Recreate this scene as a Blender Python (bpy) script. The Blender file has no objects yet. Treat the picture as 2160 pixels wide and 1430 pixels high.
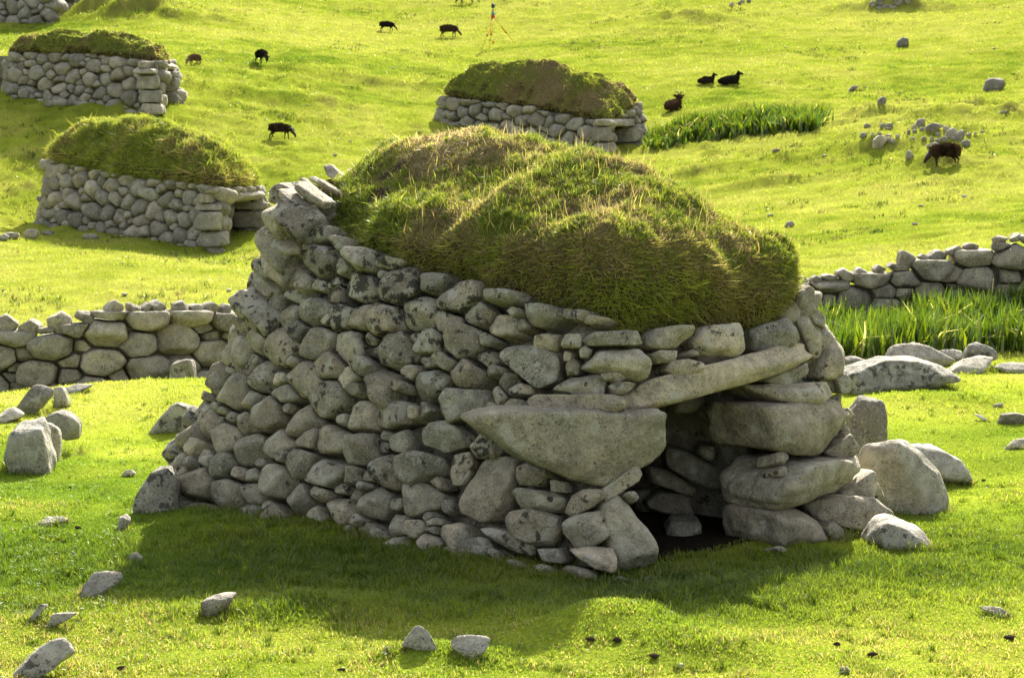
import bpy, bmesh, math, random
import numpy as np
from mathutils import Vector

random.seed(7)
RS = np.random.RandomState(11)
C = bpy.context.scene.collection
scn = bpy.context.scene

# ------------------------------------------------------------------ camera
W, H, F = 2160.0, 1430.0, 4480.0
PITCH = 0.08
CAMZ = 2.5
cam_d = bpy.data.cameras.new('camera')
cam = bpy.data.objects.new('camera', cam_d)
C.objects.link(cam)
cam.location = (0, 0, CAMZ)
cam.rotation_euler = (math.pi / 2 - PITCH, 0, 0)
cam_d.sensor_width = 36.0
cam_d.lens = 36.0 * F / W
cam_d.clip_start = 0.1
cam_d.clip_end = 2000
cam_d.dof.use_dof = True
cam_d.dof.focus_distance = 13.9
cam_d.dof.aperture_fstop = 8.5
scn.camera = cam

# ------------------------------------------------------------------ light
SUN_AZ = math.radians(11.5)
SUN_EL = math.radians(34.5)
world = bpy.data.worlds.new('World')
scn.world = world
world.use_nodes = True
wn = world.node_tree
for n in list(wn.nodes):
    wn.nodes.remove(n)
sky = wn.nodes.new('ShaderNodeTexSky')
sky.sky_type = 'NISHITA'
sky.sun_disc = False
sky.sun_elevation = SUN_EL
sky.sun_rotation = SUN_AZ
sky.dust_density = 4.0
sky.ozone_density = 0.4
bg = wn.nodes.new('ShaderNodeBackground')
bg.inputs['Strength'].default_value = 0.112
wo = wn.nodes.new('ShaderNodeOutputWorld')
hs = wn.nodes.new('ShaderNodeHueSaturation')   # thin bright summer haze: a paler sky
hs.inputs['Saturation'].default_value = 0.38
wn.links.new(sky.outputs[0], hs.inputs['Color'])
wn.links.new(hs.outputs[0], bg.inputs[0])
wn.links.new(bg.outputs[0], wo.inputs[0])

sd = bpy.data.lights.new('sun', 'SUN')
sd.energy = 5.0
sd.angle = math.radians(0.53)
sd.color = (1.0, 0.93, 0.80)
sun = bpy.data.objects.new('sun', sd)
C.objects.link(sun)
sdir = Vector((math.sin(SUN_AZ) * math.cos(SUN_EL), math.cos(SUN_AZ) * math.cos(SUN_EL), math.sin(SUN_EL)))
sun.rotation_euler = (-sdir).to_track_quat('-Z', 'Y').to_euler()
sun.location = sdir * 60

scn.view_settings.view_transform = 'Standard'
scn.view_settings.look = 'None'
scn.view_settings.exposure = 1.50
scn.view_settings.gamma = 1.0
scn.render.engine = 'CYCLES'
scn.cycles.use_denoising = True
scn.cycles.max_bounces = 6
scn.cycles.diffuse_bounces = 3
scn.cycles.transmission_bounces = 3
scn.cycles.caustics_reflective = False
scn.cycles.caustics_refractive = False

# ------------------------------------------------------------------ camera maths
cp, sp_ = math.cos(PITCH), math.sin(PITCH)


def rays(u, v):
    dx = (np.asarray(u, float) - W / 2) / F
    dy = -(np.asarray(v, float) - H / 2) / F
    return np.stack([dx, cp + dy * sp_, -sp_ + dy * cp], -1)


def pt(u, v, d):
    r = rays(u, v)
    t = np.asarray(d, float) / r[..., 1]
    return r * t[..., None] + np.array([0, 0, CAMZ])


def project(P):
    P = np.asarray(P, float)
    q = P - np.array([0, 0, CAMZ])
    f = q[..., 1] * cp - q[..., 2] * sp_
    up = q[..., 1] * sp_ + q[..., 2] * cp
    return W / 2 + F * q[..., 0] / f, H / 2 - F * up / f


# ------------------------------------------------------------------ noise
def _hash(ix, iy, iz):
    h = (ix * 374761393 + iy * 668265263 + iz * 1274126177) & 0xFFFFFFFF
    h = ((h ^ (h >> 13)) * 1274126177) & 0xFFFFFFFF
    h = (h ^ (h >> 16)) & 0xFFFFFFFF
    h = ((h ^ (h >> 15)) * 2246822519) & 0xFFFFFFFF
    return ((h ^ (h >> 13)) & 0xFFFFFF) / float(0xFFFFFF) * 2 - 1


def vnoise(P):
    P = np.asarray(P, float)
    I = np.floor(P).astype(np.int64)
    f = P - I
    f = f * f * f * (f * (f * 6 - 15) + 10)
    out = 0
    for a in (0, 1):
        wx = f[:, 0] if a else 1 - f[:, 0]
        for b in (0, 1):
            wy = f[:, 1] if b else 1 - f[:, 1]
            for c in (0, 1):
                wz = f[:, 2] if c else 1 - f[:, 2]
                out = out + wx * wy * wz * _hash(I[:, 0] + a, I[:, 1] + b, I[:, 2] + c)
    return out


def fbm(P, oct=4, gain=0.5):
    P = np.asarray(P, float)
    s, a, out = 1.0, 1.0, 0
    for k in range(oct):
        out = out + a * vnoise(P * s + 17.3 * k)
        s *= 2.03
        a *= gain
    return out


def fbm2(x, y, sc, oct=4, gain=0.5, off=0.0):
    x = np.asarray(x, float)
    y = np.asarray(y, float)
    P = np.stack([x.ravel() / sc + off, y.ravel() / sc - off, np.full(x.size, off * 0.37 + 0.5)], -1)
    return fbm(P, oct, gain).reshape(x.shape)


def sstep(a, b, x):
    t = np.clip((np.asarray(x, float) - a) / (b - a), 0, 1)
    return t * t * (3 - 2 * t)


# ------------------------------------------------------------------ terrain
CTRL = []
for u in (-150, 500, 1080, 1650, 2310):
    CTRL += [(u, 1425, 10.45), (u, 1200, 13.3), (u, 1100, 15.0)]
CTRL += [(-100, 1000, 17.3), (300, 1000, 17.4), (1080, 1000, 17.4), (2000, 1000, 17.3), (2300, 985, 17.3),
         (-100, 900, 20.3), (300, 905, 20.3), (1080, 920, 20.3), (1900, 870, 20.0), (2300, 860, 20.0),
         (-50, 850, 21.6), (150, 822, 22.3), (300, 806, 22.6), (440, 812, 22.5), (1080, 850, 23), (1900, 800, 22.3), (2300, 790, 22.3),
         (-80, 848, 26), (180, 838, 26.2), (420, 812, 26.6), (1080, 770, 27), (1900, 752, 24.3), (2250, 740, 24.3),
         (1750, 700, 27.3), (2000, 668, 27.5), (2250, 640, 27.5),
         (-80, 650, 35.5), (400, 630, 36), (1080, 600, 37), (1700, 575, 36), (2250, 520, 36),
         (-50, 560, 42), (300, 560, 42), (1080, 520, 44), (1700, 490, 43), (2250, 440, 43),
         (0, 508, 47), (250, 516, 47.5), (500, 530, 47.5), (700, 470, 49), (1700, 410, 50), (2250, 360, 50),
         (100, 470, 53), (60, 380, 56), (590, 296, 60), (1080, 330, 60), (1400, 322, 60.5), (2000, 280, 57), (2250, 262, 58),
         (20, 205, 63), (340, 215, 62.5), (900, 205, 69), (1500, 178, 71), (2100, 190, 69),
         (60, 60, 84), (300, 20, 88), (818, 68, 90), (1035, 105, 84), (1500, 90, 84), (1905, 98, 82), (2200, 90, 80),
         (300, -20, 96), (1080, 0, 100), (1870, 15, 97), (2250, 0, 96),
         (300, -180, 130), (1080, -150, 130), (1900, -170, 130), (300, -420, 200), (1080, -380, 200), (1900, -400, 200)]
_cp = np.array(CTRL, float)
_X = pt(_cp[:, 0], _cp[:, 1], _cp[:, 2])
_a = _X[:, 0] / _X[:, 1]
_l = np.log(_X[:, 1])
_r = _X[:, 2] / _X[:, 1]
ext = []
for d in (1.0, 3.0, 6.0, 8.5):
    for a in (-0.3, 0, 0.3):
        ext.append((a, math.log(d), 0.0))
_a = np.concatenate([_a, [e[0] for e in ext]])
_l = np.concatenate([_l, [e[1] for e in ext]])
_r = np.concatenate([_r, [e[2] for e in ext]])
_K = np.stack([_a * 4.5, _l * 2.0], -1)


def _tps(d2):
    return np.where(d2 > 1e-12, 0.5 * d2 * np.log(np.maximum(d2, 1e-12)), 0)


_n = len(_K)
_d2 = ((_K[:, None] - _K[None]) ** 2).sum(-1)
_A = np.zeros((_n + 3, _n + 3))
_A[:_n, :_n] = _tps(_d2) + np.eye(_n) * 0.004
_A[:_n, _n] = 1
_A[:_n, _n + 1:] = _K
_A[_n:, :_n] = _A[:_n, _n:].T
_W = np.linalg.solve(_A, np.concatenate([_r, [0, 0, 0]]))

# (u, v, rx, ry, h): hummocks, banks and hollows, located by where they stand on the hill
BUMPS_PX = [
    (1285, 1352, 0.40, 0.30, 0.20), (1480, 1388, 0.55, 0.3, 0.10), (630, 1295, 0.55, 0.32, 0.08), (880, 1400, 0.32, 0.25, 0.09), (1010, 1400, 0.3, 0.25, 0.05),
    (1780, 1275, 0.8, 0.5, 0.07), (120, 1330, 0.4, 0.3, 0.05), (60, 985, 0.5, 0.35, 0.08),
    (690, 1120, 0.6, 0.5, 0.12), (430, 1100, 0.45, 0.4, 0.06), (960, 1160, 0.4, 0.3, 0.05), (1290, 1222, 0.6, 0.45, -0.08), (1620, 1185, 0.7, 0.4, -0.06), (1960, 850, 0.9, 0.4, 0.08), (480, 520, 2.4, 1.4, -0.05),
    (920, 190, 2.4, 0.5, 0.24), (780, 178, 1.6, 0.6, 0.12), (1460, 45, 2.0, 1.2, 0.34), (1395, 70, 1.4, 0.9, 0.18), (290, 34, 3.2, 1.6, 0.55), (200, 45, 2.0, 1.2, 0.25),
    (1870, 320, 1.1, 0.9, 0.2), (2010, 345, 1.3, 0.6, 0.18), (1700, 340, 1.6, 0.8, 0.12), (1950, 300, 2.0, 0.8, 0.18),
    (1640, 232, 3.0, 0.9, 0.15), (1500, 255, 1.6, 0.7, 0.12), (1850, 245, 1.6, 0.7, 0.22), (1980, 250, 1.4, 0.6, 0.24), (2110, 250, 1.5, 0.6, 0.24), (2060, 230, 1.2, 0.5, 0.24),
    (1480, 370, 1.5, 0.5, 0.16), (1620, 390, 1.3, 0.5, 0.14), (1560, 355, 1.4, 0.4, 0.14), (700, 160, 2.0, 0.6, 0.25),
    (1900, 20, 2.5, 1.0, 0.5), (600, 215, 2.5, 0.8, 0.2), (310, 235, 1.5, 0.7, 0.2),
]
BUMPS = []


def gz(x, y, fine=True):
    x = np.asarray(x, float)
    y = np.asarray(y, float)
    shp = np.broadcast(x, y).shape
    x = np.broadcast_to(x, shp).ravel()
    y = np.broadcast_to(y, shp).ravel()
    yy = np.maximum(y, 1.0)
    a = np.clip(x / yy, -0.33, 0.33)
    K = np.stack([a * 4.5, np.log(np.clip(yy, 1.0, 260)) * 2.0], -1)
    out = np.empty(len(x))
    for i in range(0, len(x), 20000):
        k = K[i:i + 20000]
        d2 = ((k[:, None] - _K[None]) ** 2).sum(-1)
        out[i:i + 20000] = _tps(d2) @ _W[:_n] + _W[_n] + k @ _W[_n + 1:]
    z = out * np.clip(yy, 1, 260)
    for bx, by, rx, ry, h in BUMPS:
        q = ((x - bx) / rx) ** 2 + ((y - by) / ry) ** 2
        z = z + h * np.exp(-q) * (1.0 if by < 25 else (1 + 0.9 * fbm2(x, y, 0.9, 3, off=bx)))
    if fine:
        far = sstep(18, 50, yy)
        z = z + fbm2(x, y, 1.3, 3) * (0.022 + 0.015 * far) + fbm2(x, y, 5.0, 2, off=3.1) * (0.02 + 0.06 * far)
        # sheep-trodden hummocks
        hm = fbm2(x, y * 1.6, 0.55, 3, off=9.0)
        z = z + np.maximum(hm, 0) * (0.012 + 0.10 * far * sstep(0.0, 0.7, fbm2(x, y, 9.0, 2, off=5.0) + 0.15))
    return z.reshape(shp)


_ds = np.exp(np.linspace(math.log(9.0), math.log(220), 1500))


def ground(u, v):
    """where the sight line through a photograph point first meets the hill"""
    P = pt(u, v, _ds)
    g = gz(P[:, 0], P[:, 1])
    below = np.nonzero(P[:, 2] <= g)[0]
    k = below[0] if len(below) else len(_ds) - 1
    if k == 0:
        return np.array([P[0, 0], P[0, 1], g[0]])
    t0 = P[k - 1, 2] - g[k - 1]
    t1 = P[k, 2] - g[k]
    d = _ds[k - 1] + (_ds[k] - _ds[k - 1]) * t0 / max(t0 - t1, 1e-9)
    q = pt(u, v, d)
    return np.array([q[0], q[1], gz(q[0], q[1]).item()])


_b = []
for (u, v, rx, ry, h) in BUMPS_PX:
    P = pt(u, v, _ds)
    g = gz(P[:, 0], P[:, 1], False)
    k = np.nonzero(P[:, 2] <= g)[0]
    k = k[0] if len(k) else len(_ds) - 1
    _b.append((P[k, 0], P[k, 1], rx, ry, h))
BUMPS = _b


# ------------------------------------------------------------------ mesh helpers
def link(o, parent=None):
    C.objects.link(o)
    if parent is not None:
        o.parent = parent
    return o


def tri_mesh(name, V, T, mat, col=None, parent=None, smooth=True, origin=None, attr='Col'):
    V = np.asarray(V, np.float32)
    if origin is not None:
        V = V - np.asarray(origin, np.float32)
    T = np.asarray(T, np.int32)
    me = bpy.data.meshes.new(name)
    me.vertices.add(len(V))
    me.vertices.foreach_set('co', V.ravel())
    me.loops.add(T.size)
    me.loops.foreach_set('vertex_index', T.ravel())
    me.polygons.add(len(T))
    me.polygons.foreach_set('loop_start', np.arange(0, T.size, 3, dtype=np.int32))
    me.update(calc_edges=True)
    me.polygons.foreach_set('use_smooth', np.full(len(T), smooth, dtype=bool))
    if col is not None:
        col = np.asarray(col, np.float32)
        if col.ndim == 1:
            col = np.broadcast_to(col, (len(V), 3))
        rgba = np.ones((len(V), 4), np.float32)
        rgba[:, :3] = col
        at = me.attributes.new(attr, 'FLOAT_COLOR', 'POINT')
        at.data.foreach_set('color', rgba.ravel())
    me.materials.append(mat)
    o = bpy.data.objects.new(name, me)
    if origin is not None:
        o.location = tuple(float(c) for c in origin)
    return link(o, parent)


class Acc:
    def __init__(self):
        self.V, self.T, self.Cc, self.n = [], [], [], 0

    def add(self, V, T, col):
        self.V.append(V)
        self.T.append(T + self.n)
        self.Cc.append(np.broadcast_to(np.asarray(col, float), (len(V), 3)))
        self.n += len(V)

    def build(self, name, mat, parent=None, origin=None, smooth=True):
        return tri_mesh(name, np.concatenate(self.V), np.concatenate(self.T), mat, np.concatenate(self.Cc), parent, smooth, origin)


def thing(name, label, cat, loc, group=None):
    o = bpy.data.objects.new(name, None)
    o.empty_display_size = 0.1
    o.location = tuple(float(c) for c in loc)
    o['label'] = label
    o['category'] = cat
    if group:
        o['group'] = group
    return link(o)


def tag(o, label, cat, group=None):
    o['label'] = label
    o['category'] = cat
    if group:
        o['group'] = group
    return o


def child_of(o, parent):
    """parent a mesh built in world space, keeping it where it is"""
    o.parent = parent
    o.location = Vector(o.location) - Vector(parent.location)
    return o


_ico = {}


def ico(s):
    if s not in _ico:
        bm = bmesh.new()
        bmesh.ops.create_icosphere(bm, subdivisions=s, radius=1.0)
        bm.verts.ensure_lookup_table()
        V = np.array([v.co[:] for v in bm.verts])
        T = np.array([[v.index for v in f.verts] for f in bm.faces])
        bm.free()
        _ico[s] = (V, T)
    return _ico[s]


def blob(N, D, sc, p=9.0, sub=4, namp=0.06, facets=4, zb=0.5):
    """rounded polyhedron: planes n.x<=d softened by a p-norm, roughened by noise"""
    V, T = ico(sub)
    N = np.asarray(N, float)
    D = np.maximum(np.asarray(D, float), 0.012)
    sc = np.asarray(sc, float)
    # a few broken faces
    if facets:
        fn_ = RS.normal(0, 1, (facets, 3)) * np.array([1, 1, 0.8]) * (0.5 / zb) + np.array([0, 0, 0.5])
        fn_ /= np.linalg.norm(fn_, axis=1, keepdims=True)
        w_ = ico(3)[0] * sc
        r0_ = 1.0 / np.maximum((np.maximum(w_ @ N.T, 0) / D).max(1), 1e-6)
        fd = ((w_ * r0_[:, None]) @ fn_.T).max(0) - RS.uniform(0.08, 0.42, facets) * sc.min()
        N = np.vstack([N, fn_])
        D = np.append(D, fd)
    dots = np.maximum(V @ (N * sc).T, 0) / D
    r = (dots ** p).sum(1) ** (-1.0 / p)
    r = np.minimum(r, 1.65)
    off = RS.rand(3) * 80
    size = (sc[0] * sc[1] * sc[2]) ** (1 / 3.0) * 1.1
    q = V * r[:, None] * sc / size
    n = vnoise(q * 1.1 + off) * 0.9 + vnoise(q * 2.3 + off) * 0.55 + vnoise(q * 5.1 + off) * 0.22
    # a few sharper breaks
    n = n + (0.16 * vnoise(q * 10.5 + off + 3) if sub >= 4 else 0)
    n = n - 0.9 * np.abs(vnoise(q * 1.7 + off + 9)) + 0.2 - 0.35 * np.abs(vnoise(q * 4.3 + off + 31))
    X = V * (r * (1 + namp * n))[:, None] * sc
    return X, T


def hull2(P):
    P = sorted(map(tuple, np.asarray(P, float)))

    def half(pts):
        h = []
        for p in pts:
            while len(h) >= 2 and (h[-1][0] - h[-2][0]) * (p[1] - h[-2][1]) - (h[-1][1] - h[-2][1]) * (p[0] - h[-2][0]) <= 0:
                h.pop()
            h.append(p)
        return h
    a, b = half(P), half(P[::-1])
    return np.array(a[:-1] + b[:-1])


def stone_local(poly, front, back, p=10.0, sub=4, namp=0.05, tilt=0.22, cham=0.65, topcut=None, grow=1.0, facets=4, zb=0.5):
    p = p * 2.8
    """stone from a 2-D outline (x right, y up, z toward viewer); local coordinates about the centroid"""
    P = hull2(poly)
    c = P.mean(0)
    Q = (P - c) * grow
    N, D = [], []
    zc = (front - back) / 2
    sgn = 1.0
    hz = (front + back) / 2
    for i in range(len(Q)):
        a, b = Q[i], Q[(i + 1) % len(Q)]
        e = b - a
        L = np.linalg.norm(e)
        if L < 1e-5:
            continue
        n = np.array([e[1], -e[0]]) / L
        d = float(n @ a)
        N.append((n[0], n[1], 0))
        D.append(d)
        if RS.rand() < cham:
            k = RS.uniform(0.4, 1.3)
            nn = np.array([n[0], n[1], k])
            l = np.linalg.norm(nn)
            N.append(nn / l)
            D.append((d + k * hz - RS.uniform(0.15, 0.7) * min(d, k * hz)) / l)
            nn = np.array([n[0], n[1], -k])
            N.append(nn / l)
            D.append((d + k * hz - 0.3 * min(d, k * hz)) / l)
    t = RS.uniform(-tilt, tilt, 2)
    nn = np.array([t[0], t[1], 1])
    N.append(nn / np.linalg.norm(nn))
    D.append(hz)
    N.append((0, 0, -1))
    D.append(hz)
    if topcut is not None:
        phi = topcut
        nn = np.array([0, math.cos(phi), math.sin(phi)])
        y0 = Q[:, 1].min() + 0.3 * np.ptp(Q[:, 1])
        N.append(nn)
        D.append(max(nn[1] * y0 + nn[2] * hz, 0.02))
    sc = np.array([np.ptp(Q[:, 0]) / 2, np.ptp(Q[:, 1]) / 2, hz])
    X, T = blob(N, D, sc, p, sub, namp, facets, zb)
    # the outline was drawn round the finished stone: scale the softened one back up to it
    ex = np.ptp(Q, axis=0) / np.maximum(np.ptp(X[:, :2], axis=0), 1e-6)
    X[:, :2] *= np.clip(ex, 0.9, 1.25)
    X[:, :2] += ((Q.max(0) + Q.min(0)) - (X[:, :2].max(0) + X[:, :2].min(0))) / 2
    X[:, 2] += zc
    return X, T, c


def rnd_tint(dark=0.0, bright=0.0):
    return np.array([np.clip(RS.normal(0.52 + bright, 0.22), 0.0, 1.0), np.clip(RS.normal(0.22 + dark, 0.13), 0, 1), RS.rand()])


# ------------------------------------------------------------------ materials
def new_mat(name):
    m = bpy.data.materials.new(name)
    m.use_nodes = True
    nt = m.node_tree
    for n in list(nt.nodes):
        nt.nodes.remove(n)
    out = nt.nodes.new('ShaderNodeOutputMaterial')
    return m, nt, out


def nd(nt, t, **kw):
    n = nt.nodes.new(t)
    for k, v in kw.items():
        setattr(n, k, v)
    return n


def noise_nd(nt, vec, scale, detail=4, rough=0.55):
    n = nd(nt, 'ShaderNodeTexNoise')
    n.inputs['Scale'].default_value = scale
    n.inputs['Detail'].default_value = detail
    n.inputs['Roughness'].default_value = rough
    nt.links.new(vec, n.inputs['Vector'])
    return n.outputs['Fac']


def ramp(nt, fac, stops):
    r = nd(nt, 'ShaderNodeValToRGB')
    el = r.color_ramp.elements
    while len(el) > 1:
        el.remove(el[-1])
    el[0].position = stops[0][0]
    c = stops[0][1]
    el[0].color = (c, c, c, 1) if not hasattr(c, '__len__') else (*c, 1)
    for pos, c in stops[1:]:
        e = el.new(pos)
        e.color = (c, c, c, 1) if not hasattr(c, '__len__') else (*c, 1)
    nt.links.new(fac, r.inputs[0])
    return r.outputs[0]


def math_nd(nt, op, a, b=None, c=None, clamp=False):
    n = nd(nt, 'ShaderNodeMath', operation=op, use_clamp=clamp)
    for i, x in enumerate((a, b, c)):
        if x is None:
            continue
        if isinstance(x, (int, float)):
            n.inputs[i].default_value = x
        else:
            nt.links.new(x, n.inputs[i])
    return n.outputs[0]


def mix_col(nt, fac, a, b, mode='MIX'):
    n = nd(nt, 'ShaderNodeMix', data_type='RGBA', blend_type=mode)
    if isinstance(fac, (int, float)):
        n.inputs[0].default_value = fac
    else:
        nt.links.new(fac, n.inputs[0])
    for s, x in ((6, a), (7, b)):
        if hasattr(x, '__len__'):
            n.inputs[s].default_value = (*x, 1)
        else:
            nt.links.new(x, n.inputs[s])
    return n.outputs[2]


def stone_mat(name, base_a, base_b, lich=1.0, bump=1.0, scale=1.0):
    m, nt, out = new_mat(name)
    at = nd(nt, 'ShaderNodeAttribute', attribute_name='Col')
    sep = nd(nt, 'ShaderNodeSeparateColor')
    nt.links.new(at.outputs['Color'], sep.inputs[0])
    tc = nd(nt, 'ShaderNodeTexCoord')
    off = nd(nt, 'ShaderNodeVectorMath', operation='SCALE')
    nt.links.new(at.outputs['Color'], off.inputs[0])
    off.inputs['Scale'].default_value = 37.0
    add = nd(nt, 'ShaderNodeVectorMath', operation='ADD')
    nt.links.new(tc.outputs['Object'], add.inputs[0])
    nt.links.new(off.outputs[0], add.inputs[1])
    vec = add.outputs[0]
    n1 = noise_nd(nt, vec, 3.5 * scale, 5, 0.6)
    hue = math_nd(nt, 'ADD', math_nd(nt, 'MULTIPLY', n1, 0.8), math_nd(nt, 'MULTIPLY', sep.outputs[2], 0.6))
    base = mix_col(nt, ramp(nt, hue, [(0.40, 0.0), (0.9, 1.0)]), base_a, base_b)
    # per-stone brightness
    br = math_nd(nt, 'ADD', math_nd(nt, 'MULTIPLY', sep.outputs[0], 0.95), 0.62)
    cb = nd(nt, 'ShaderNodeCombineColor')
    for i in range(3):
        nt.links.new(br, cb.inputs[i])
    base = mix_col(nt, 1.0, base, cb.outputs[0], 'MULTIPLY')
    # broad weathering
    nb_ = noise_nd(nt, vec, 1.7 * scale, 4, 0.65)
    base = mix_col(nt, ramp(nt, nb_, [(0.36, 0.5), (0.6, 0.0)]), base, (0.17, 0.165, 0.125))
    nw = noise_nd(nt, vec, 11 * scale, 6, 0.65)
    base = mix_col(nt, ramp(nt, nw, [(0.35, 0.55), (0.62, 0.0)]), base, (0.115, 0.105, 0.082))
    # granite grain
    sp = noise_nd(nt, vec, 95 * scale, 2, 0.6)
    grain = ramp(nt, noise_nd(nt, vec, 2.6 * scale, 3, 0.6), [(0.35, 0.25), (0.65, 1.0)])
    base = mix_col(nt, math_nd(nt, 'MULTIPLY', ramp(nt, sp, [(0.33, 0.75), (0.47, 0.0)]), grain), base, (0.055, 0.05, 0.042))
    sp3 = noise_nd(nt, vec, 42 * scale, 3, 0.7)
    base = mix_col(nt, math_nd(nt, 'MULTIPLY', ramp(nt, sp3, [(0.33, 0.8), (0.44, 0.0)]), grain), base, (0.045, 0.043, 0.036))
    sp2 = noise_nd(nt, vec, 60 * scale, 2, 0.6)
    base = mix_col(nt, ramp(nt, sp2, [(0.57, 0.0), (0.68, 0.55)]), base, (0.50, 0.47, 0.39))
    # lichens: pale crust, black crust, thin yellow-green film
    lp = noise_nd(nt, vec, 7 * scale, 7, 0.62)
    lpf = math_nd(nt, 'ADD', lp, math_nd(nt, 'MULTIPLY', sep.outputs[1], 0.10))
    base = mix_col(nt, math_nd(nt, 'MULTIPLY', ramp(nt, lpf, [(0.585, 0.0), (0.63, 1.0)]), 0.62 * lich), base, (0.46, 0.45, 0.38))
    ld = noise_nd(nt, vec, 10.5 * scale, 8, 0.68)
    ldf = math_nd(nt, 'ADD', ld, math_nd(nt, 'MULTIPLY', sep.outputs[1], 0.21))
    base = mix_col(nt, math_nd(nt, 'MULTIPLY', ramp(nt, ldf, [(0.655, 0.0), (0.69, 1.0)]), 0.88 * lich), base, (0.032, 0.031, 0.026))
    ly = noise_nd(nt, vec, 4.2 * scale, 6, 0.7)
    base = mix_col(nt, math_nd(nt, 'MULTIPLY', ramp(nt, ly, [(0.665, 0.0), (0.73, 1.0)]), 0.6 * lich), base, (0.24, 0.25, 0.07))
    bs = nd(nt, 'ShaderNodeBsdfPrincipled')
    nt.links.new(base, bs.inputs['Base Color'])
    bs.inputs['Roughness'].default_value = 0.9
    bs.inputs['Specular IOR Level'].default_value = 0.25
    bh = math_nd(nt, 'ADD', math_nd(nt, 'MULTIPLY', noise_nd(nt, vec, 16 * scale, 8, 0.65), 1.0), math_nd(nt, 'ADD', math_nd(nt, 'MULTIPLY', sp, 0.30), math_nd(nt, 'MULTIPLY', sp3, 0.45)))
    vor = nd(nt, 'ShaderNodeTexVoronoi')
    vor.inputs['Scale'].default_value = 9.0 * scale
    nt.links.new(vec, vor.inputs['Vector'])
    bh = math_nd(nt, 'ADD', bh, math_nd(nt, 'MULTIPLY', vor.outputs['Distance'], 0.55))
    bp = nd(nt, 'ShaderNodeBump')
    bp.inputs['Strength'].default_value = 1.0 * bump
    bp.inputs['Distance'].default_value = 0.026 / scale
    nt.links.new(bh, bp.inputs['Height'])
    nt.links.new(bp.outputs[0], bs.inputs['Normal'])
    nt.links.new(bs.outputs[0], out.inputs[0])
    return m


M_STONE = stone_mat('weathered_granite', (0.365, 0.342, 0.262), (0.46, 0.388, 0.272), 1.0)
M_FARSTONE = stone_mat('pale_granite', (0.33, 0.31, 0.25), (0.43, 0.375, 0.29), 0.55, 0.8, 0.55)
M_WALLSTONE = stone_mat('field_wall_granite', (0.30, 0.275, 0.20), (0.39, 0.34, 0.24), 0.5, 0.8, 0.8)
M_ROCK = stone_mat('bare_boulder_granite', (0.36, 0.345, 0.29), (0.46, 0.42, 0.335), 0.9, 1.1, 0.9)


def grass_mat(name, trans=0.5, gloss=0.04, tint=(1.2, 1.25, 0.75)):
    m, nt, out = new_mat(name)
    at = nd(nt, 'ShaderNodeAttribute', attribute_name='Col')
    df = nd(nt, 'ShaderNodeBsdfDiffuse')
    tr = nd(nt, 'ShaderNodeBsdfTranslucent')
    gl = nd(nt, 'ShaderNodeBsdfGlossy')
    gl.inputs['Roughness'].default_value = 0.38
    gl.inputs['Color'].default_value = (0.9, 0.95, 0.85, 1)
    nt.links.new(at.outputs['Color'], df.inputs[0])
    tc = mix_col(nt, 1.0, at.outputs['Color'], tint, 'MULTIPLY')
    nt.links.new(tc, tr.inputs[0])
    m1 = nd(nt, 'ShaderNodeMixShader')
    m1.inputs[0].default_value = trans
    nt.links.new(df.outputs[0], m1.inputs[1])
    nt.links.new(tr.outputs[0], m1.inputs[2])
    m2 = nd(nt, 'ShaderNodeMixShader')
    m2.inputs[0].default_value = gloss
    nt.links.new(m1.outputs[0], m2.inputs[1])
    nt.links.new(gl.outputs[0], m2.inputs[2])
    nt.links.new(m2.outputs[0], out.inputs[0])
    return m


M_GRASS = grass_mat('turf_grass', 0.5, 0.035)
M_IRIS = grass_mat('iris_leaf', 0.5, 0.06, (1.3, 1.25, 0.5))


def soil_mat(name):
    m, nt, out = new_mat(name)
    at = nd(nt, 'ShaderNodeAttribute', attribute_name='Col')
    tc = nd(nt, 'ShaderNodeTexCoord')
    n = noise_nd(nt, tc.outputs['Object'], 38, 6, 0.7)
    col = mix_col(nt, 1.0, at.outputs['Color'], ramp(nt, n, [(0.3, 0.62), (0.7, 1.35)]), 'MULTIPLY')
    bs = nd(nt, 'ShaderNodeBsdfPrincipled')
    nt.links.new(col, bs.inputs['Base Color'])
    bs.inputs['Roughness'].default_value = 1.0
    bs.inputs['Specular IOR Level'].default_value = 0.0
    bp = nd(nt, 'ShaderNodeBump')
    bp.inputs['Strength'].default_value = 0.8
    bp.inputs['Distance'].default_value = 0.03
    nt.links.new(n, bp.inputs['Height'])
    nt.links.new(bp.outputs[0], bs.inputs['Normal'])
    nt.links.new(bs.outputs[0], out.inputs[0])
    return m


M_TURF = soil_mat('turf_and_earth')


def plain_mat(name, col, rough=0.6, var=0.25, scale=25):
    m, nt, out = new_mat(name)
    tc = nd(nt, 'ShaderNodeTexCoord')
    n = noise_nd(nt, tc.outputs['Object'], scale, 4)
    c = mix_col(nt, 1.0, col, ramp(nt, n, [(0.3, 1 - var), (0.7, 1 + var)]), 'MULTIPLY')
    bs = nd(nt, 'ShaderNodeBsdfPrincipled')
    nt.links.new(c, bs.inputs['Base Color'])
    bs.inputs['Roughness'].default_value = rough
    bs.inputs['Specular IOR Level'].default_value = 0.3
    nt.links.new(bs.outputs[0], out.inputs[0])
    return m


# ------------------------------------------------------------------ grass colours (what grows where, hut shade painted in)
G_GREEN = np.array([0.088, 0.140, 0.011])
G_LIME = np.array([0.205, 0.244, 0.025])
G_YELL = np.array([0.270, 0.285, 0.048])
G_STRAW = np.array([0.40, 0.31, 0.14])
G_OLIVE = np.array([0.14, 0.125, 0.035])


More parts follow.
